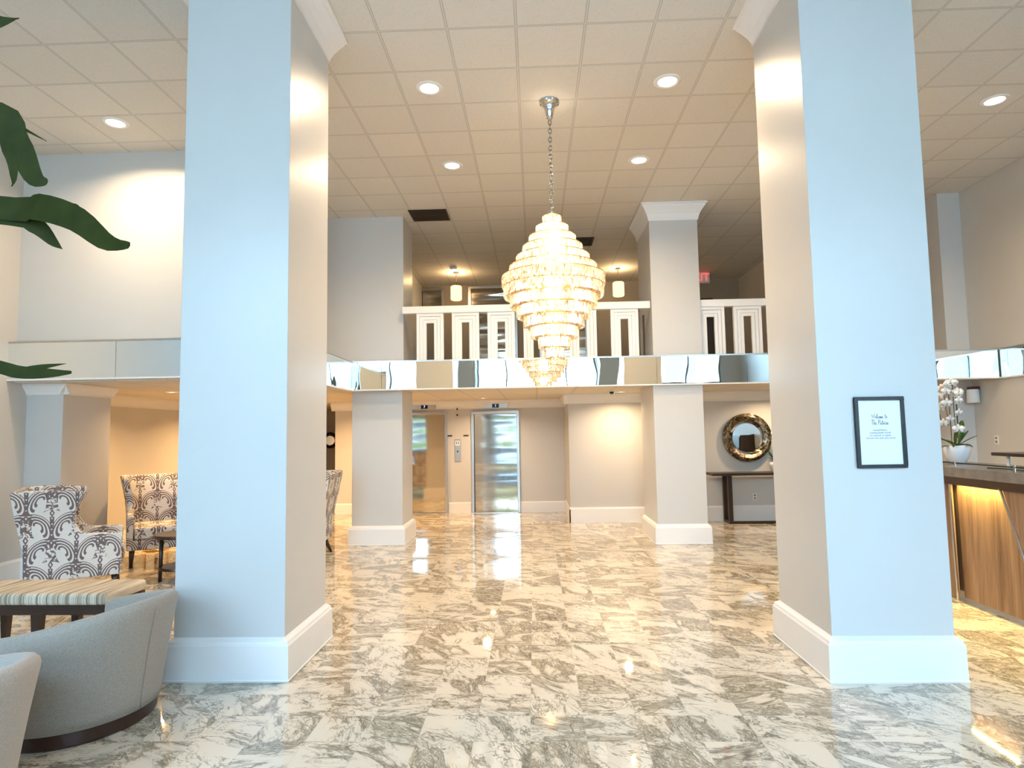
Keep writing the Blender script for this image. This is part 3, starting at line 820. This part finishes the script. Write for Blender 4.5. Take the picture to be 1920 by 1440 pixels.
def notice():
    r = thing('framed_notice', 'black framed white welcome notice hung on the near column', 'notice', (2.299, 4.29, 1.607))
    w, h, b = 0.162, 0.237, 0.024
    f = MB(); f.box(-w, w, -0.022, -0.001, h-b, h); f.box(-w, w, -0.022, -0.001, -h, -h+b); f.box(-w, -w+b, -0.022, -0.001, -h+b, h-b); f.box(w-b, w, -0.022, -0.001, -h+b, h-b)
    f.build('frame', M['black'], r, bevel=0.002)
    p = bx(-w+b, w-b, -0.012, -0.002, -h+b, h-b).build('notice_sheet', M['paper'], r)
    pp = MB()
    for word, y, hh in (('Welcome to', 0.092, 0.030), ('The Patricia', 0.050, 0.033)):
        ls, wd = strokes(word, hh)
        for l in ls: pp.tube([(a-wd/2, -0.0125, bb_+y) for a, bb_ in l], 0.0014, 5)
    pp.build('handwriting', M['ink'], p)
    for k, s_ in enumerate(('Guests/Visitors,', 'including family, friends', 'are required to register', 'with the front desk upon arrival')):
        text_obj(s_, 0.0155, (0, -0.0125, 0.014-0.0175*k), (radians(90), 0, 0), M['ink'], p, sx=0.95, extr=0.0003)
notice()

# ------------------------------------------------------------------ console table, round mirror, orchids
def console():
    r = thing('console_table', 'dark console table with metal frame legs under the round mirror', 'table', (4.2, 11.28, 0))
    bx(-1.15, 1.15, -0.24, 0.18, 0.83, 0.872).build('table_top', M['metaldark'], r, bevel=0.004)
    for sx in (-1, 1):
        f = MB(); x = sx*0.84
        for yy in (-0.16, 0.12): f.box(x-0.035, x+0.035, yy-0.035, yy+0.035, 0.05, 0.83)
        f.box(x-0.035, x+0.035, -0.195, 0.155, 0.0, 0.05)
        f.build('leg', M['brushed'] if 0 else M['metaldark'], r, bevel=0.003)
    bx(-0.84, 0.84, -0.18, -0.14, 0.0, 0.045).build('stretcher', M['metaldark'], r)
console()

def round_mirror(x, y, z, R0, label, n=72, mat='antique'):
    r = thing('round_mirror', label, 'mirror', (x, y, z))
    MB().loft([[(q*cos(2*pi*j/n), yy, q*sin(2*pi*j/n)) for j in range(n)] for q, yy in ((R0*0.60, -0.03), (R0*0.60, -0.012))]).build('glass', M['mirror'], r)
    # three overlapping swirling bands
    for k in range(3):
        b = MB(); rings = []; a0 = 2*pi*k/3 + 0.7; N = 60; L = 2*pi*0.78
        for i in range(N+1):
            t = i/N; a = a0 + L*t
            ri = R0*(0.60 + 0.28*t); wd = R0*(0.05 + 0.30*sin(pi*min(1, t*0.9+0.08)))
            ro = min(ri+wd, R0*1.0 + 0.004*k); rm = (ri+ro)/2
            lift = -0.03 - 0.05*sin(pi*t*0.9) - 0.006*k
            rings.append([(ri*cos(a), -0.012, ri*sin(a)), (ri*cos(a), lift+0.02, ri*sin(a)), (rm*cos(a), lift-0.012, rm*sin(a)), (ro*cos(a), lift+0.02, ro*sin(a)), (ro*cos(a), -0.012, ro*sin(a))])
        b.loft(rings); b.build('frame_swirl', M[mat], r, smooth=True, auto=50)
    return r
round_mirror(3.80, 11.48, 1.475, 0.425, 'large round mirror in a swirled antique silver frame above the console table')
rm = round_mirror(-5.30, 16.19, 1.50, 0.20, 'small round convex mirror on the corridor end wall', 48, 'metaldark')

def orchid(loc, label, s=1.0, rz=0, seed=1):
    rnd = random.Random(seed)
    r = thing('potted_orchid', label, 'orchid', loc, rz, 'white orchids in white pots')
    pot = MB().lathe([(0.001, 0), (0.062*s, 0), (0.068*s, 0.006*s), (0.10*s, 0.06*s), (0.115*s, 0.12*s), (0.112*s, 0.175*s), (0.104*s, 0.18*s), (0.10*s, 0.16*s), (0.001, 0.155*s)], 32)
    pot.build('pot', M['ceramic'], r, smooth=True)
    MB().ball((0, 0, 0.155*s), 0.10*s, 16, (1, 1, 0.25)).build('moss', M['soil'], r, smooth=True)
    def leaf(ang, L, wd, lift, droop):
        b = MB(); N = 12; rings = []
        for i in range(N+1):
            t = i/N; d = L*t*s; hgt = (0.165 + lift*t - droop*t*t)*s
            w_ = wd*s*(sin(pi*min(0.97, t*0.9+0.08)))**0.7
            cxx, cyy = d*cos(ang), d*sin(ang); nx, ny = -sin(ang), cos(ang)
            rings.append([(cxx-nx*w_, cyy-ny*w_, hgt+0.25*w_), (cxx, cyy, hgt), (cxx+nx*w_, cyy+ny*w_, hgt+0.25*w_), (cxx, cyy, hgt-0.004)])
        b.loft(rings); b.build('leaf', M['leafbright'], r, smooth=True)
    for a, L, wd, li, dr in ((0.6, .16, .045, .26, .0), (2.9, .22, .022, .16, .04), (3.4, .24, .02, .06, .08), (-0.4, .18, .02, .14, .03), (1.9, .15, .03, .12, .05), (-1.3, .17, .032, .09, .09), (4.0, .2, .022, .10, .10), (-.1, .12, .035, .18, .02)):
        leaf(a, L, wd, li, dr)
    for st, (bx_, by_, ph) in enumerate(((0.0, 0.0, 3.3), (-0.03, 0.02, 2.6), (0.03, 0.01, 4.2))):
        hgt = (0.80, 0.76, 0.70)[st]
        pts = []
        for i in range(22):
            t = i/21
            if t < 0.55: pts.append(((bx_+0.0)*s, by_*s, (0.16 + (hgt-0.16)*t/0.55)*s))
            else:
                q = (t-0.55)/0.45; rr = 0.10*sin(q*pi*0.75)
                pts.append(((bx_+rr*cos(ph))*s, (by_+rr*sin(ph))*s, (hgt + 0.04*sin(pi*q) - 0.36*q*q)*s))
        MB().tube(pts, 0.0035*s, 6).build('stem', M['stem'], r, smooth=True)
        for k in range(6):
            i = 12 + int(k*9/5.0); p = pts[min(i, 21)]
            fr = thing_flower(r, (p[0]+rnd.uniform(-.012, .012)*s, p[1]-0.018*s, p[2]), 0.052*s*rnd.uniform(0.9, 1.1), rnd.uniform(-0.5, 0.5), rnd.uniform(-0.2, 0.3))
    return r
def thing_flower(root, loc, R_, yaw, tilt):
    b = MB(); Mx = Matrix.Rotation(yaw, 4, 'Z') @ Matrix.Rotation(tilt, 4, 'X')
    for k, (a, L, wd) in enumerate(((90, 1, .55), (215, .95, .5), (325, .95, .5), (170, 1.15, .9), (10, 1.15, .9))):
        a = radians(a); rings = []
        for i in range(6):
            t = i/5; d = R_*L*t; w_ = R_*wd*sin(pi*min(0.96, 0.12+t*0.8))*0.62
            x, z = d*cos(a), d*sin(a); nx, nz = -sin(a), cos(a); yy = -0.004*k*0.3 - 0.10*R_*sin(pi*t)
            rings.append([tuple(Mx @ Vector(p)) for p in ((x-nx*w_, yy, z-nz*w_), (x, yy-0.10*R_, z), (x+nx*w_, yy, z+nz*w_), (x, yy+0.02*R_, z))])
        b.loft(rings)
    o = b.build('flower', M['petal'], root, smooth=True, loc=loc)
    MB().ball(tuple(Mx @ Vector((0, -0.15*R_, -0.1*R_))), R_*0.2, 8).build('flower_lip', M['petalcore'], o, smooth=True)
    return o
orchid((4.235, 6.5, 1.262), 'white orchid in a white pot on the reception counter', 1.0, 0.0, 3)
orchid((4.20, 11.20, 0.873), 'white orchid in a white pot on the console table', 0.95, 2.6, 5)

def outlet(name, loc, rz, label):
    r = thing(name, label, 'outlet', loc, rz)
    bx(-0.036, 0.036, -0.008, 0, -0.058, 0.058).build('faceplate', M['plastic'], r, bevel=0.004)
    for z in (-0.026, 0.026): bx(-0.018, 0.018, -0.011, -0.007, z-0.016, z+0.016).build('socket', M['slot'], r, bevel=0.003)
outlet('wall_outlet', (3.91, 11.5, 0.42), 0, 'white wall outlet under the console table')
outlet('wall_outlet', (6.31, 8.85, 1.43), -pi/2, 'small wall outlet behind the reception desk')
r = thing('emergency_light', 'white wall fixture with a dark red top on the wall beside the pilaster', 'light fixture', (6.31, 9.13, 2.08), -pi/2)
MB().lathe([(0.001, -0.13), (0.075, -0.13), (0.08, -0.12), (0.072, 0.06), (0.001, 0.06)], 24, (0, -0.085, 0)).build('cover', M['plastic'], r, smooth=False, auto=40)
bx(-0.05, 0.03, -0.13, 0, 0.055, 0.10).build('cap', M['redcap'], r, bevel=0.005)

# ------------------------------------------------------------------ reception desk
def desk():
    r = thing('reception_desk', 'walnut reception desk with slanted lit front panels and stone counter', 'reception desk', (0, 0, 0))
    X = 3.95; Y0, Y1 = 3.2, 7.0
    bx(X+0.02, X+0.85, Y0, Y1, 0.10, 1.16).build('carcass', M['walnut'], r)
    bx(X+0.03, X+0.80, Y0+0.05, Y1-0.05, 0.0, 0.10).build('plinth', M['concrete'], r)
    # front panels: each a trapezoid board, tops leaning out towards the floor line
    def panel(ya0, yb0, ya1, yb1, xt, xb, z0=0.06, z1=1.12, th=0.03):
        # a* at top, b at bottom
        P = [(xb, ya1, z0), (xb, yb1, z0), (xt, yb0, z1), (xt, ya0, z1)]
        Q = [(a+th, b, c) for a, b, c in P]
        return MB().loft([P, Q]).build('front_panel', M['walnut'], r)
    panel(5.47, 6.10, 5.02, 6.06, X, X-0.02)
    panel(6.13, 6.98, 6.09, 6.98, X-0.05, X-0.07)
    panel(4.60, 5.43, 4.30, 4.98, X-0.07, X-0.09)
    panel(3.75, 4.57, 3.60, 4.26, X, X-0.02)
    panel(3.20, 3.72, 3.20, 3.57, X-0.07, X-0.09)
    for a, b in (((X-0.055, 6.115, 1.13), (X-0.075, 6.075, 0.03)), ((X-0.075, 5.45, 1.13), (X-0.095, 5.00, 0.03)), ((X-0.075, 4.585, 1.13), (X-0.095, 4.28, 0.03))):
        MB().cyl(a, b, 0.010).build('metal_strip', M['chrome'], r)
    # counter
    bx(X-0.09, X+0.62, Y0, Y1+0.05, 1.165, 1.255).build('counter_top', M['stone'], r, bevel=0.006)
    bx(X-0.06, X+0.10, Y0, Y1, 1.135, 1.165).build('counter_edge', M['darkwood'], r)
    bx(X-0.085, X-0.07, Y0, Y1, 1.095, 1.166).build('counter_lip', M['darkwood'], r)
    bx(X-0.035, X-0.015, 5.50, 6.08, 1.125, 1.134).build('light_strip', M['strip'], r)
    light('desk_strip_lamp', 'AREA', (X-0.035, 5.79, 1.12), 13*LAMP, (1.0, 0.72, 0.22), r, shape='RECTANGLE', size=0.03, size_y=0.56, rot=(0, radians(16), 0), spread=radians(130))
    light('desk_strip_lamp', 'AREA', (X-0.035, 4.17, 1.12), 13*LAMP, (1.0, 0.72, 0.22), r, shape='RECTANGLE', size=0.03, size_y=0.7, rot=(0, radians(16), 0), spread=radians(130))
    # low rail on posts
    MB().cyl((X-0.03, 5.05, 1.292), (X-0.03, 7.0, 1.292), 0.006).build('gallery_rail', M['black'], r)
    for y in (5.32, 6.05, 6.9): MB().cyl((X-0.03, y, 1.25), (X-0.03, y, 1.31), 0.009).build('rail_post', M['chrome'], r)
    # raised transaction shelf
    bx(X+0.30, X+0.62, 3.3, 6.05, 1.355, 1.385).build('transaction_shelf', M['darkwood'], r, bevel=0.004)
    for y in (3.6, 4.8, 5.92): MB().cyl((X+0.36, y, 1.25), (X+0.36, y, 1.357), 0.014).build('shelf_post', M['white'], r)
desk()
tag(MB().tube([(4.0, 5.75, 1.262), (4.05, 5.55, 1.262), (4.0, 5.35, 1.262), (3.97, 5.2, 1.262), (4.08, 5.0, 1.262), (4.3, 4.9, 1.262)], 0.005, 8).build('black_cable', M['black'], smooth=True), 'thin black cable lying on the reception counter', 'cable')

# ------------------------------------------------------------------ furniture
r = thing('added_dark_cabinet', 'tall dark cabinet added out of view to darken the round mirror reflection', 'cabinet', (6.05, 3.7, 0))  # unseen, added so the round mirror has something dark to reflect
bx(-0.22, 0.23, -1.0, 1.0, 0.06, 1.50).build('body', M['darkwood'], r, bevel=0.004)
bx(-0.20, 0.22, -0.97, 0.97, 0.0, 0.06).build('plinth', M['black'], r)
for k in range(3):
    y = -0.66+0.66*k
    d_ = bx(-0.24, -0.221, y-0.32, y+0.32, 0.09, 1.46).build('cabinet_door', M['brown'], r, bevel=0.003)
    MB().cyl((-0.255, y+0.27, 0.75), (-0.255, y+0.27, 0.95), 0.007).build('handle', M['chrome'], d_)
def arc_shell(r0, a0, a1, zt, flare, th, zb, N=64, K=10):
    """curved upholstered wall: outer face leans out by flare, rounded rim"""
    b = MB(); rings = []
    for i in range(N+1):
        t = i/N; a = a0+(a1-a0)*t; top = zt(a)
        end = min(1.0, min(t, 1-t)*N/3.0); e = sqrt(max(0.0, 1-(1-end)**2))*0.85+0.15
        th_ = th*e
        ro = lambda z: r0 + flare*((z-zb)/(0.76-zb))**1.25
        pts = []
        mid = lambda z: ro(z)-th/2
        for k in range(K+1):
            z = zb+(top-th*0.5-zb)*k/K; pts.append((mid(z)+th_/2, z))
        for k in range(1, 6):
            q = pi*k/6; pts.append((mid(top-th*0.5)+th_/2*cos(q), top-th*0.5+th_*0.5*sin(q)))
        for k in range(K, -1, -1):
            z = zb+(top-th*0.5-zb)*k/K; pts.append((mid(z)-th_/2, z))
        rings.append([(rr*cos(a), rr*sin(a), z) for rr, z in pts])
    b.loft(rings); return b
def tub_chair(loc, face, fab, label):
    r = thing('tub_chair', label, 'armchair', (*loc, 0), face, 'barrel tub chairs')
    MB().lathe([(0.001, 0), (0.415, 0), (0.425, 0.01), (0.425, 0.075), (0.41, 0.085), (0.001, 0.085)], 64).build('plinth', M['espresso'], r, smooth=False, auto=40)
    zt = lambda a: 0.575 + 0.14*(0.5+0.5*cos((a-pi)*1.35)) if abs(a-pi) < pi/1.35 else 0.575
    arc_shell(0.445, radians(62), radians(298), zt, 0.105, 0.085, 0.085).build('shell', fab, r, smooth=True)
    MB().lathe([(0.001, 0.088), (0.36, 0.088), (0.372, 0.11), (0.372, 0.30), (0.001, 0.30)], 48).build('seat_base', fab, r, smooth=False, auto=40)
    MB().lathe([(0.001, 0.302), (0.35, 0.302), (0.37, 0.33), (0.37, 0.40), (0.345, 0.445), (0.001, 0.455)], 48).build('seat_cushion', fab, r, smooth=False, auto=60)
    for s_ in (0,):
        a = pi
        pts = []
        for k in range(14):
            z = 0.09 + (zt(a)-0.06-0.09)*k/13; ro = 0.445 + 0.105*((z-0.085)/(0.675))**1.25
            pts.append(((ro+0.0015)*cos(a), (ro+0.0015)*sin(a), z))
        MB().tube(pts, 0.0028, 6).build('seam', M['slot'], r, smooth=True)
    return r
tub_chair((-2.755, 3.77), radians(170), M['grey_fabric'], 'grey upholstered tub chair in front of the striped ottoman')
tub_chair((-2.69, 2.56), radians(176), M['cream_fabric'], 'cream upholstered tub chair cut by the corner of the frame, nearest the window wall')

def ottoman():
    r = thing('striped_ottoman', 'long ottoman with striped fabric top and dark tapered legs', 'ottoman', (-3.89, 5.02, 0), radians(-1))
    # loose corner of the box sits forward to the wide side
    w, d = 0.62, 0.255
    o = bx(-w, w, -d, d, 0.385, 0.475).build('cushion', M['stripe'], r, bevel=0.03, seg=4)
    bx(-w+0.01, w-0.01, -d+0.01, d-0.01, 0.315, 0.386).build('frame', M['darkwood'], r, bevel=0.004)
    for sx in (-1, 0.1, 1):
        for sy in (-1, 1):
            x = sx*(w-0.06); y = sy*(d-0.05)
            a, b = 0.035, 0.022
            MB().loft([[(x-b, y-b, 0), (x+b, y-b, 0), (x+b, y+b, 0), (x-b, y+b, 0)], [(x-a, y-a, 0.32), (x+a, y-a, 0.32), (x+a, y+a, 0.32), (x-a, y+a, 0.32)]]).build('leg', M['darkwood'], r)
ottoman()

def wing_chair():
    """faces local +X; origin on the floor under the middle"""
    r = thing('wingback_chair', 'patterned wingback', 'armchair', (0, 0, 0), 0, 'wingback chairs in plume patterned fabric')
    P = M['plume']
    hw = 0.36
    # apron
    bx(-0.36, 0.40, -hw+0.01, hw-0.01, 0.215, 0.345).build('seat_base', P, r, bevel=0.015, uvbox=True)
    bx(-0.30, 0.43, -hw+0.085, hw-0.085, 0.35, 0.50).build('seat_cushion', P, r, bevel=0.035, seg=4, uvbox=True)
    # back: flared wider to the top, leaning
    def sec(z, xc, w, th):
        k = 0.03
        return [(xc-th, -w, z), (xc-th, w, z), (xc-th+k, w+0.012, z), (xc, w, z), (xc, -w, z), (xc-th+k, -w-0.012, z)]
    b = MB().loft([sec(0.215, -0.34, hw-0.01, 0.09), sec(0.50, -0.33, hw-0.01, 0.11), sec(0.80, -0.38, hw+0.02, 0.12), sec(1.03, -0.44, hw+0.065, 0.10), sec(1.12, -0.475, hw+0.085, 0.075), sec(1.135, -0.49, hw+0.08, 0.04)])
    b.build('backrest', P, r, bevel=0.012, seg=3, uvbox=True)
    for s_ in (-1, 1):
        # side panel: arm and wing in one outline, a slab with thickness
        out = [(0.40, 0.215), (0.405, 0.635), (0.385, 0.655), (0.10, 0.665), (0.03, 0.70), (-0.02, 0.78), (-0.015, 0.90), (0.03, 1.01), (0.055, 1.07), (0.03, 1.115), (-0.10, 1.13), (-0.40, 1.14), (-0.50, 1.135), (-0.53, 1.12), (-0.47, 0.80), (-0.41, 0.50), (-0.40, 0.215)]
        def yy(x, z, o): # wings flare outwards near the top
            f = max(0.0, (z-0.66)/0.47); return s_*(hw - 0.005 + 0.085*f*f + (0.0 if o else -0.075))
        A = [(x, yy(x, z, 1), z) for x, z in out]; B = [(x, yy(x, z, 0), z) for x, z in out]
        MB().loft([A, B]).build('wing_arm', P, r, bevel=0.014, seg=3, uvbox=True)
        for x, fr in ((0.34, 1), (-0.34, 0)):
            pts = [(x, s_*0.29, 0.22), (x+(0.01 if fr else -0.02), s_*0.295, 0.12), (x+(0.03 if fr else -0.08), s_*0.30, 0.0)]
            MB().tube(pts, [0.034, 0.028, 0.018], 10).build('leg', M['darkwood'], r, smooth=True)
    return r
wc = wing_chair()
wc.location = (-4.94, 6.72, 0); wc.rotation_euler = (0, 0, radians(33))
wc['label'] = 'plume patterned wingback chair seen side-on behind the striped ottoman'
w2 = copy_tree(wc); w2.location = (-5.12, 8.44, 0); w2.rotation_euler = (0, 0, radians(-57))
w2['label'] = 'plume patterned wingback chair facing out by the warm lit wall'
w3 = copy_tree(wc); w3.location = (-3.30, 8.62, 0); w3.rotation_euler = (0, 0, radians(186))
w3['label'] = 'plume patterned wingback chair seen past the near column, before the corridor'

r = thing('side_table', 'small round dark wood side table with lower shelf between the wingback chairs', 'table', (-4.13, 7.30, 0))
MB().lathe([(0.001, 0.50), (0.29, 0.50), (0.30, 0.51), (0.30, 0.53), (0.29, 0.54), (0.001, 0.54)], 40).build('table_top', M['darkwood'], r)
MB().lathe([(0.001, 0.14), (0.24, 0.14), (0.245, 0.15), (0.24, 0.17), (0.001, 0.17)], 40).build('shelf', M['darkwood'], r)
for k in range(3):
    a = radians(205+120*k); MB().cyl((0.22*cos(a), 0.22*sin(a), 0.0), (0.21*cos(a), 0.21*sin(a), 0.5), 0.02, 0.024, 10).build('leg', M['darkwood'], r, smooth=True)
r = thing('brass_stool', 'small brass drum stool partly hidden behind the far wingback chair', 'stool', (-5.62, 9.25, 0))
MB().torus((0, 0, 0.012), 0.17, 0.012, n=32).build('base_ring', M['brass'], r, smooth=True)
MB().torus((0, 0, 0.40), 0.17, 0.012, n=32).build('top_ring', M['brass'], r, smooth=True)
MB().lathe([(0.001, 0.40), (0.165, 0.40), (0.165, 0.42), (0.001, 0.42)], 32).build('seat', M['brass'], r)
for k in range(6):
    a = 2*pi*k/6; MB().box(-0.02, 0.02, -0.004, 0.004, 0.01, 0.40, Matrix.Translation((0.17*cos(a), 0.17*sin(a), 0)) @ Matrix.Rotation(a+pi/2, 4, 'Z')).build('strut', M['brass'], r)
tag(bx(-5.17, -5.09, 16.17, 16.2, 1.13, 1.27).build('fire_alarm_pull', M['redcap'], bevel=0.004), 'small red alarm pull on the corridor end wall', 'alarm')

# ------------------------------------------------------------------ tall plant at the edge of the view
def plant():
    base = Vector((-1.72, 1.30, 0))
    r = thing('potted_tree', 'tall potted plant whose dark lobed leaves reach in beside the pale upper wall', 'plant', tuple(base))
    MB().lathe([(0.001, 0), (0.16, 0), (0.20, 0.2), (0.24, 0.45), (0.25, 0.48), (0.22, 0.48), (0.21, 0.42), (0.001, 0.42)], 40).build('pot', M['ceramic'], r, smooth=False, auto=40)
    MB().tube([(0, 0, 0.4), (0.02, 0.0, 1.0), (-0.02, 0.02, 1.6), (0.0, 0.0, 2.25)], [0.035, 0.03, 0.026, 0.018], 10).build('trunk', M['bark'], r, smooth=True)
    def blade(b, pts, widths, nrm, th=0.0015):
        """a lobe: centre line with half widths; nrm is the leaf's face direction"""
        rings = []
        for i, (p, w_) in enumerate(zip(pts, widths)):
            d = (Vector(pts[min(i+1, len(pts)-1)]) - Vector(pts[max(0, i-1)])).normalized()
            sd = d.cross(nrm).normalized(); nn = sd.cross(d).normalized()
            p = Vector(p)
            rings.append([tuple(p - sd*w_ + nn*w_*0.16), tuple(p - sd*w_*0.08 - nn*th), tuple(p + sd*w_*0.08 - nn*th), tuple(p + sd*w_ - nn*w_*0.10), tuple(p + nn*th)])
        b.loft(rings)
    def smoothline(P, n=18):
        out = []
        P = [Vector(p) for p in P]
        for i in range(n+1):
            t = i/n*(len(P)-1); k = min(int(t), len(P)-2); u = t-k
            p0, p1, p2, p3 = P[max(k-1, 0)], P[k], P[k+1], P[min(k+2, len(P)-1)]
            out.append(0.5*((2*p1)+(-p0+p2)*u+(2*p0-5*p1+4*p2-p3)*u*u+(-p0+3*p1-3*p2+p3)*u**3))
        return out
    W0 = Vector((0, -1, 0.25)).normalized()
    def leafgroup(lobes, name='leaf'):
        b = MB()
        for ctrl, wmax, tip in lobes:
            pts = [p-base for p in smoothline(ctrl)]
            n = len(pts)
            ws = [max(0.0008, wmax*(sin(pi*min(1.0, (i/(n-1))**0.8*0.93+0.06)))**0.75) for i in range(n)]
            if not tip: ws = [w_*(1-(i/(n-1))**4)+0.0006 for i, w_ in enumerate(ws)]
            if tip: ws[-1] = wmax*0.22; ws[-2] = wmax*0.32
            blade(b, pts, ws, W0)
        return b.build(name, M['leaf'], r, auto=28)
    # lobed leaf in the middle: long lobe and a short pointed one below it
    leafgroup([([(-1.70, 1.3, 2.25), (-1.16, 1.3, 2.158), (-1.06, 1.28, 2.150), (-0.95, 1.25, 2.110), (-0.86, 1.22, 2.048), (-0.80, 1.2, 2.034)], 0.030, True),
               ([(-1.70, 1.3, 2.20), (-1.16, 1.3, 2.140), (-1.08, 1.3, 2.118), (-1.035, 1.3, 2.078), (-1.015, 1.3, 2.062)], 0.020, False),
               ([(-1.04, 1.31, 2.135), (-1.00, 1.30, 2.148), (-0.965, 1.28, 2.125), (-0.93, 1.26, 2.09)], 0.016, False)])
    # upper group: hanging lobes
    leafgroup([([(-1.62, 1.3, 2.42), (-1.20, 1.3, 2.378), (-1.125, 1.3, 2.30), (-1.085, 1.3, 2.225), (-1.055, 1.3, 2.212)], 0.030, True),
               ([(-1.62, 1.3, 2.42), (-1.21, 1.3, 2.36), (-1.145, 1.3, 2.29), (-1.13, 1.3, 2.225), (-1.135, 1.3, 2.205)], 0.017, False),
               ([(-1.62, 1.3, 2.44), (-1.22, 1.3, 2.40), (-1.13, 1.3, 2.345), (-1.06, 1.3, 2.305)], 0.006, False)])
    leafgroup([([(-1.62, 1.3, 2.70), (-1.30, 1.3, 2.62), (-1.20, 1.3, 2.585), (-1.135, 1.3, 2.592)], 0.034, False)])
    leafgroup([([(-1.65, 1.3, 2.0), (-1.30, 1.3, 1.86), (-1.18, 1.3, 1.872), (-1.152, 1.3, 1.89)], 0.026, True)])
    leafgroup([([(-1.66, 1.3, 1.95), (-1.18, 1.3, 1.818), (-1.10, 1.3, 1.796), (-1.03, 1.3, 1.792), (-0.985, 1.3, 1.793)], 0.014, True),
               ([(-1.10, 1.3, 1.800), (-1.05, 1.3, 1.806), (-0.998, 1.3, 1.812)], 0.0055, False)])
    rnd = random.Random(4)
    for k in range(12):
        a = radians(100 + k*16); L = 0.45 + 0.15*rnd.random(); z0 = 1.9+0.07*k
        c = [(base.x, base.y, z0), (base.x+0.3*L*cos(a), base.y+0.3*L*sin(a), z0+0.18), (base.x+0.8*L*cos(a), base.y+0.8*L*sin(a), z0+0.12), (base.x+L*cos(a), base.y+L*sin(a), z0-0.05)]
        leafgroup([(c, 0.045, False)])
plant()

# ------------------------------------------------------------------ street outside the windows
struct('ground', bx(-40, 40, -45, -1.36, -0.15, -0.02), M['concrete'], 'pale pavement outside the windows')
struct('road', bx(-40, 40, -16, -8, -0.10, -0.012), M['asphalt'], 'grey street outside the windows')
def building(x0, x1, y, h, label, nx, nz):
    r = thing('street_building', label, 'building', ((x0+x1)/2, y, 0))
    w = (x1-x0)/2
    bx(-w, w, -8, 0, -0.02, h).build('building_wall', M['facade'], r)
    for i in range(nx):
        for j in range(nz):
            x = -w + (i+0.5)*2*w/nx; z = 1.2 + j*3.1
            bx(x-0.8, x+0.8, -0.05, 0.03, z, z+1.7).build('building_window', M['glassdark'], r)
building(3, 22, -19, 11, 'pale building across the street on the reception side', 5, 3)
building(-26, -8, -22, 7, 'pale building across the street on the seating side', 5, 2)
def tree(x, y, h, seed, where):
    rnd = random.Random(seed)
    r = thing('street_tree', 'leafy street tree outside the windows, '+where, 'tree', (x, y, 0), 0, 'street trees')
    MB().tube([(0, 0, -0.02), (0.05, 0, h*0.3), (0, 0.05, h*0.6)], [0.16, 0.12, 0.07], 10).build('trunk', M['bark'], r, smooth=True)
    b = MB()
    for k in range(420):
        a = rnd.uniform(0, 2*pi); q = rnd.random()**0.4*h*0.33; e = rnd.uniform(-1, 1)
        c = Vector((q*cos(a)*sqrt(1-e*e), q*sin(a)*sqrt(1-e*e), h*0.66+q*e))
        s_ = rnd.uniform(0.12, 0.28); u = Vector((rnd.gauss(0, 1), rnd.gauss(0, 1), rnd.gauss(0, 1))).normalized(); v = u.orthogonal().normalized()
        b.quad(tuple(c-u*s_), tuple(c-v*s_*0.6), tuple(c+u*s_), tuple(c+v*s_*0.6))
    b.build('crown', M['treeleaf'], r)
for k, (x, y, h, w_) in enumerate(((-1.6, -14.5, 3.9, 'facing the middle windows'), (-7.5, -15.0, 4.0, 'facing the seating side'))): tree(x, y, h, k, w_)
hd = MB(); rnd = random.Random(9)
for k in range(2600):
    c = Vector((rnd.uniform(-9, 9), rnd.uniform(-8.2, -7.0), rnd.uniform(1.30, 1.62))); s_ = 0.13
    u = Vector((rnd.gauss(0, 1), rnd.gauss(0, 1), rnd.gauss(0, 1))).normalized(); v = u.orthogonal().normalized()
    hd.quad(tuple(c-u*s_), tuple(c-v*s_*0.6), tuple(c+u*s_), tuple(c+v*s_*0.6))
struct('wall_backdrop', bx(-9, 9, -8.2, -6.9, -0.02, 1.14), M['backdrop'], 'dark planter wall added outside to grey the elevator door reflections')  # dark wall added only to give the steel doors a grey reflected band
tag(hd.build('hedge', M['treeleaf']), 'clipped hedge above the planter wall outside', 'hedge', kind='stuff')
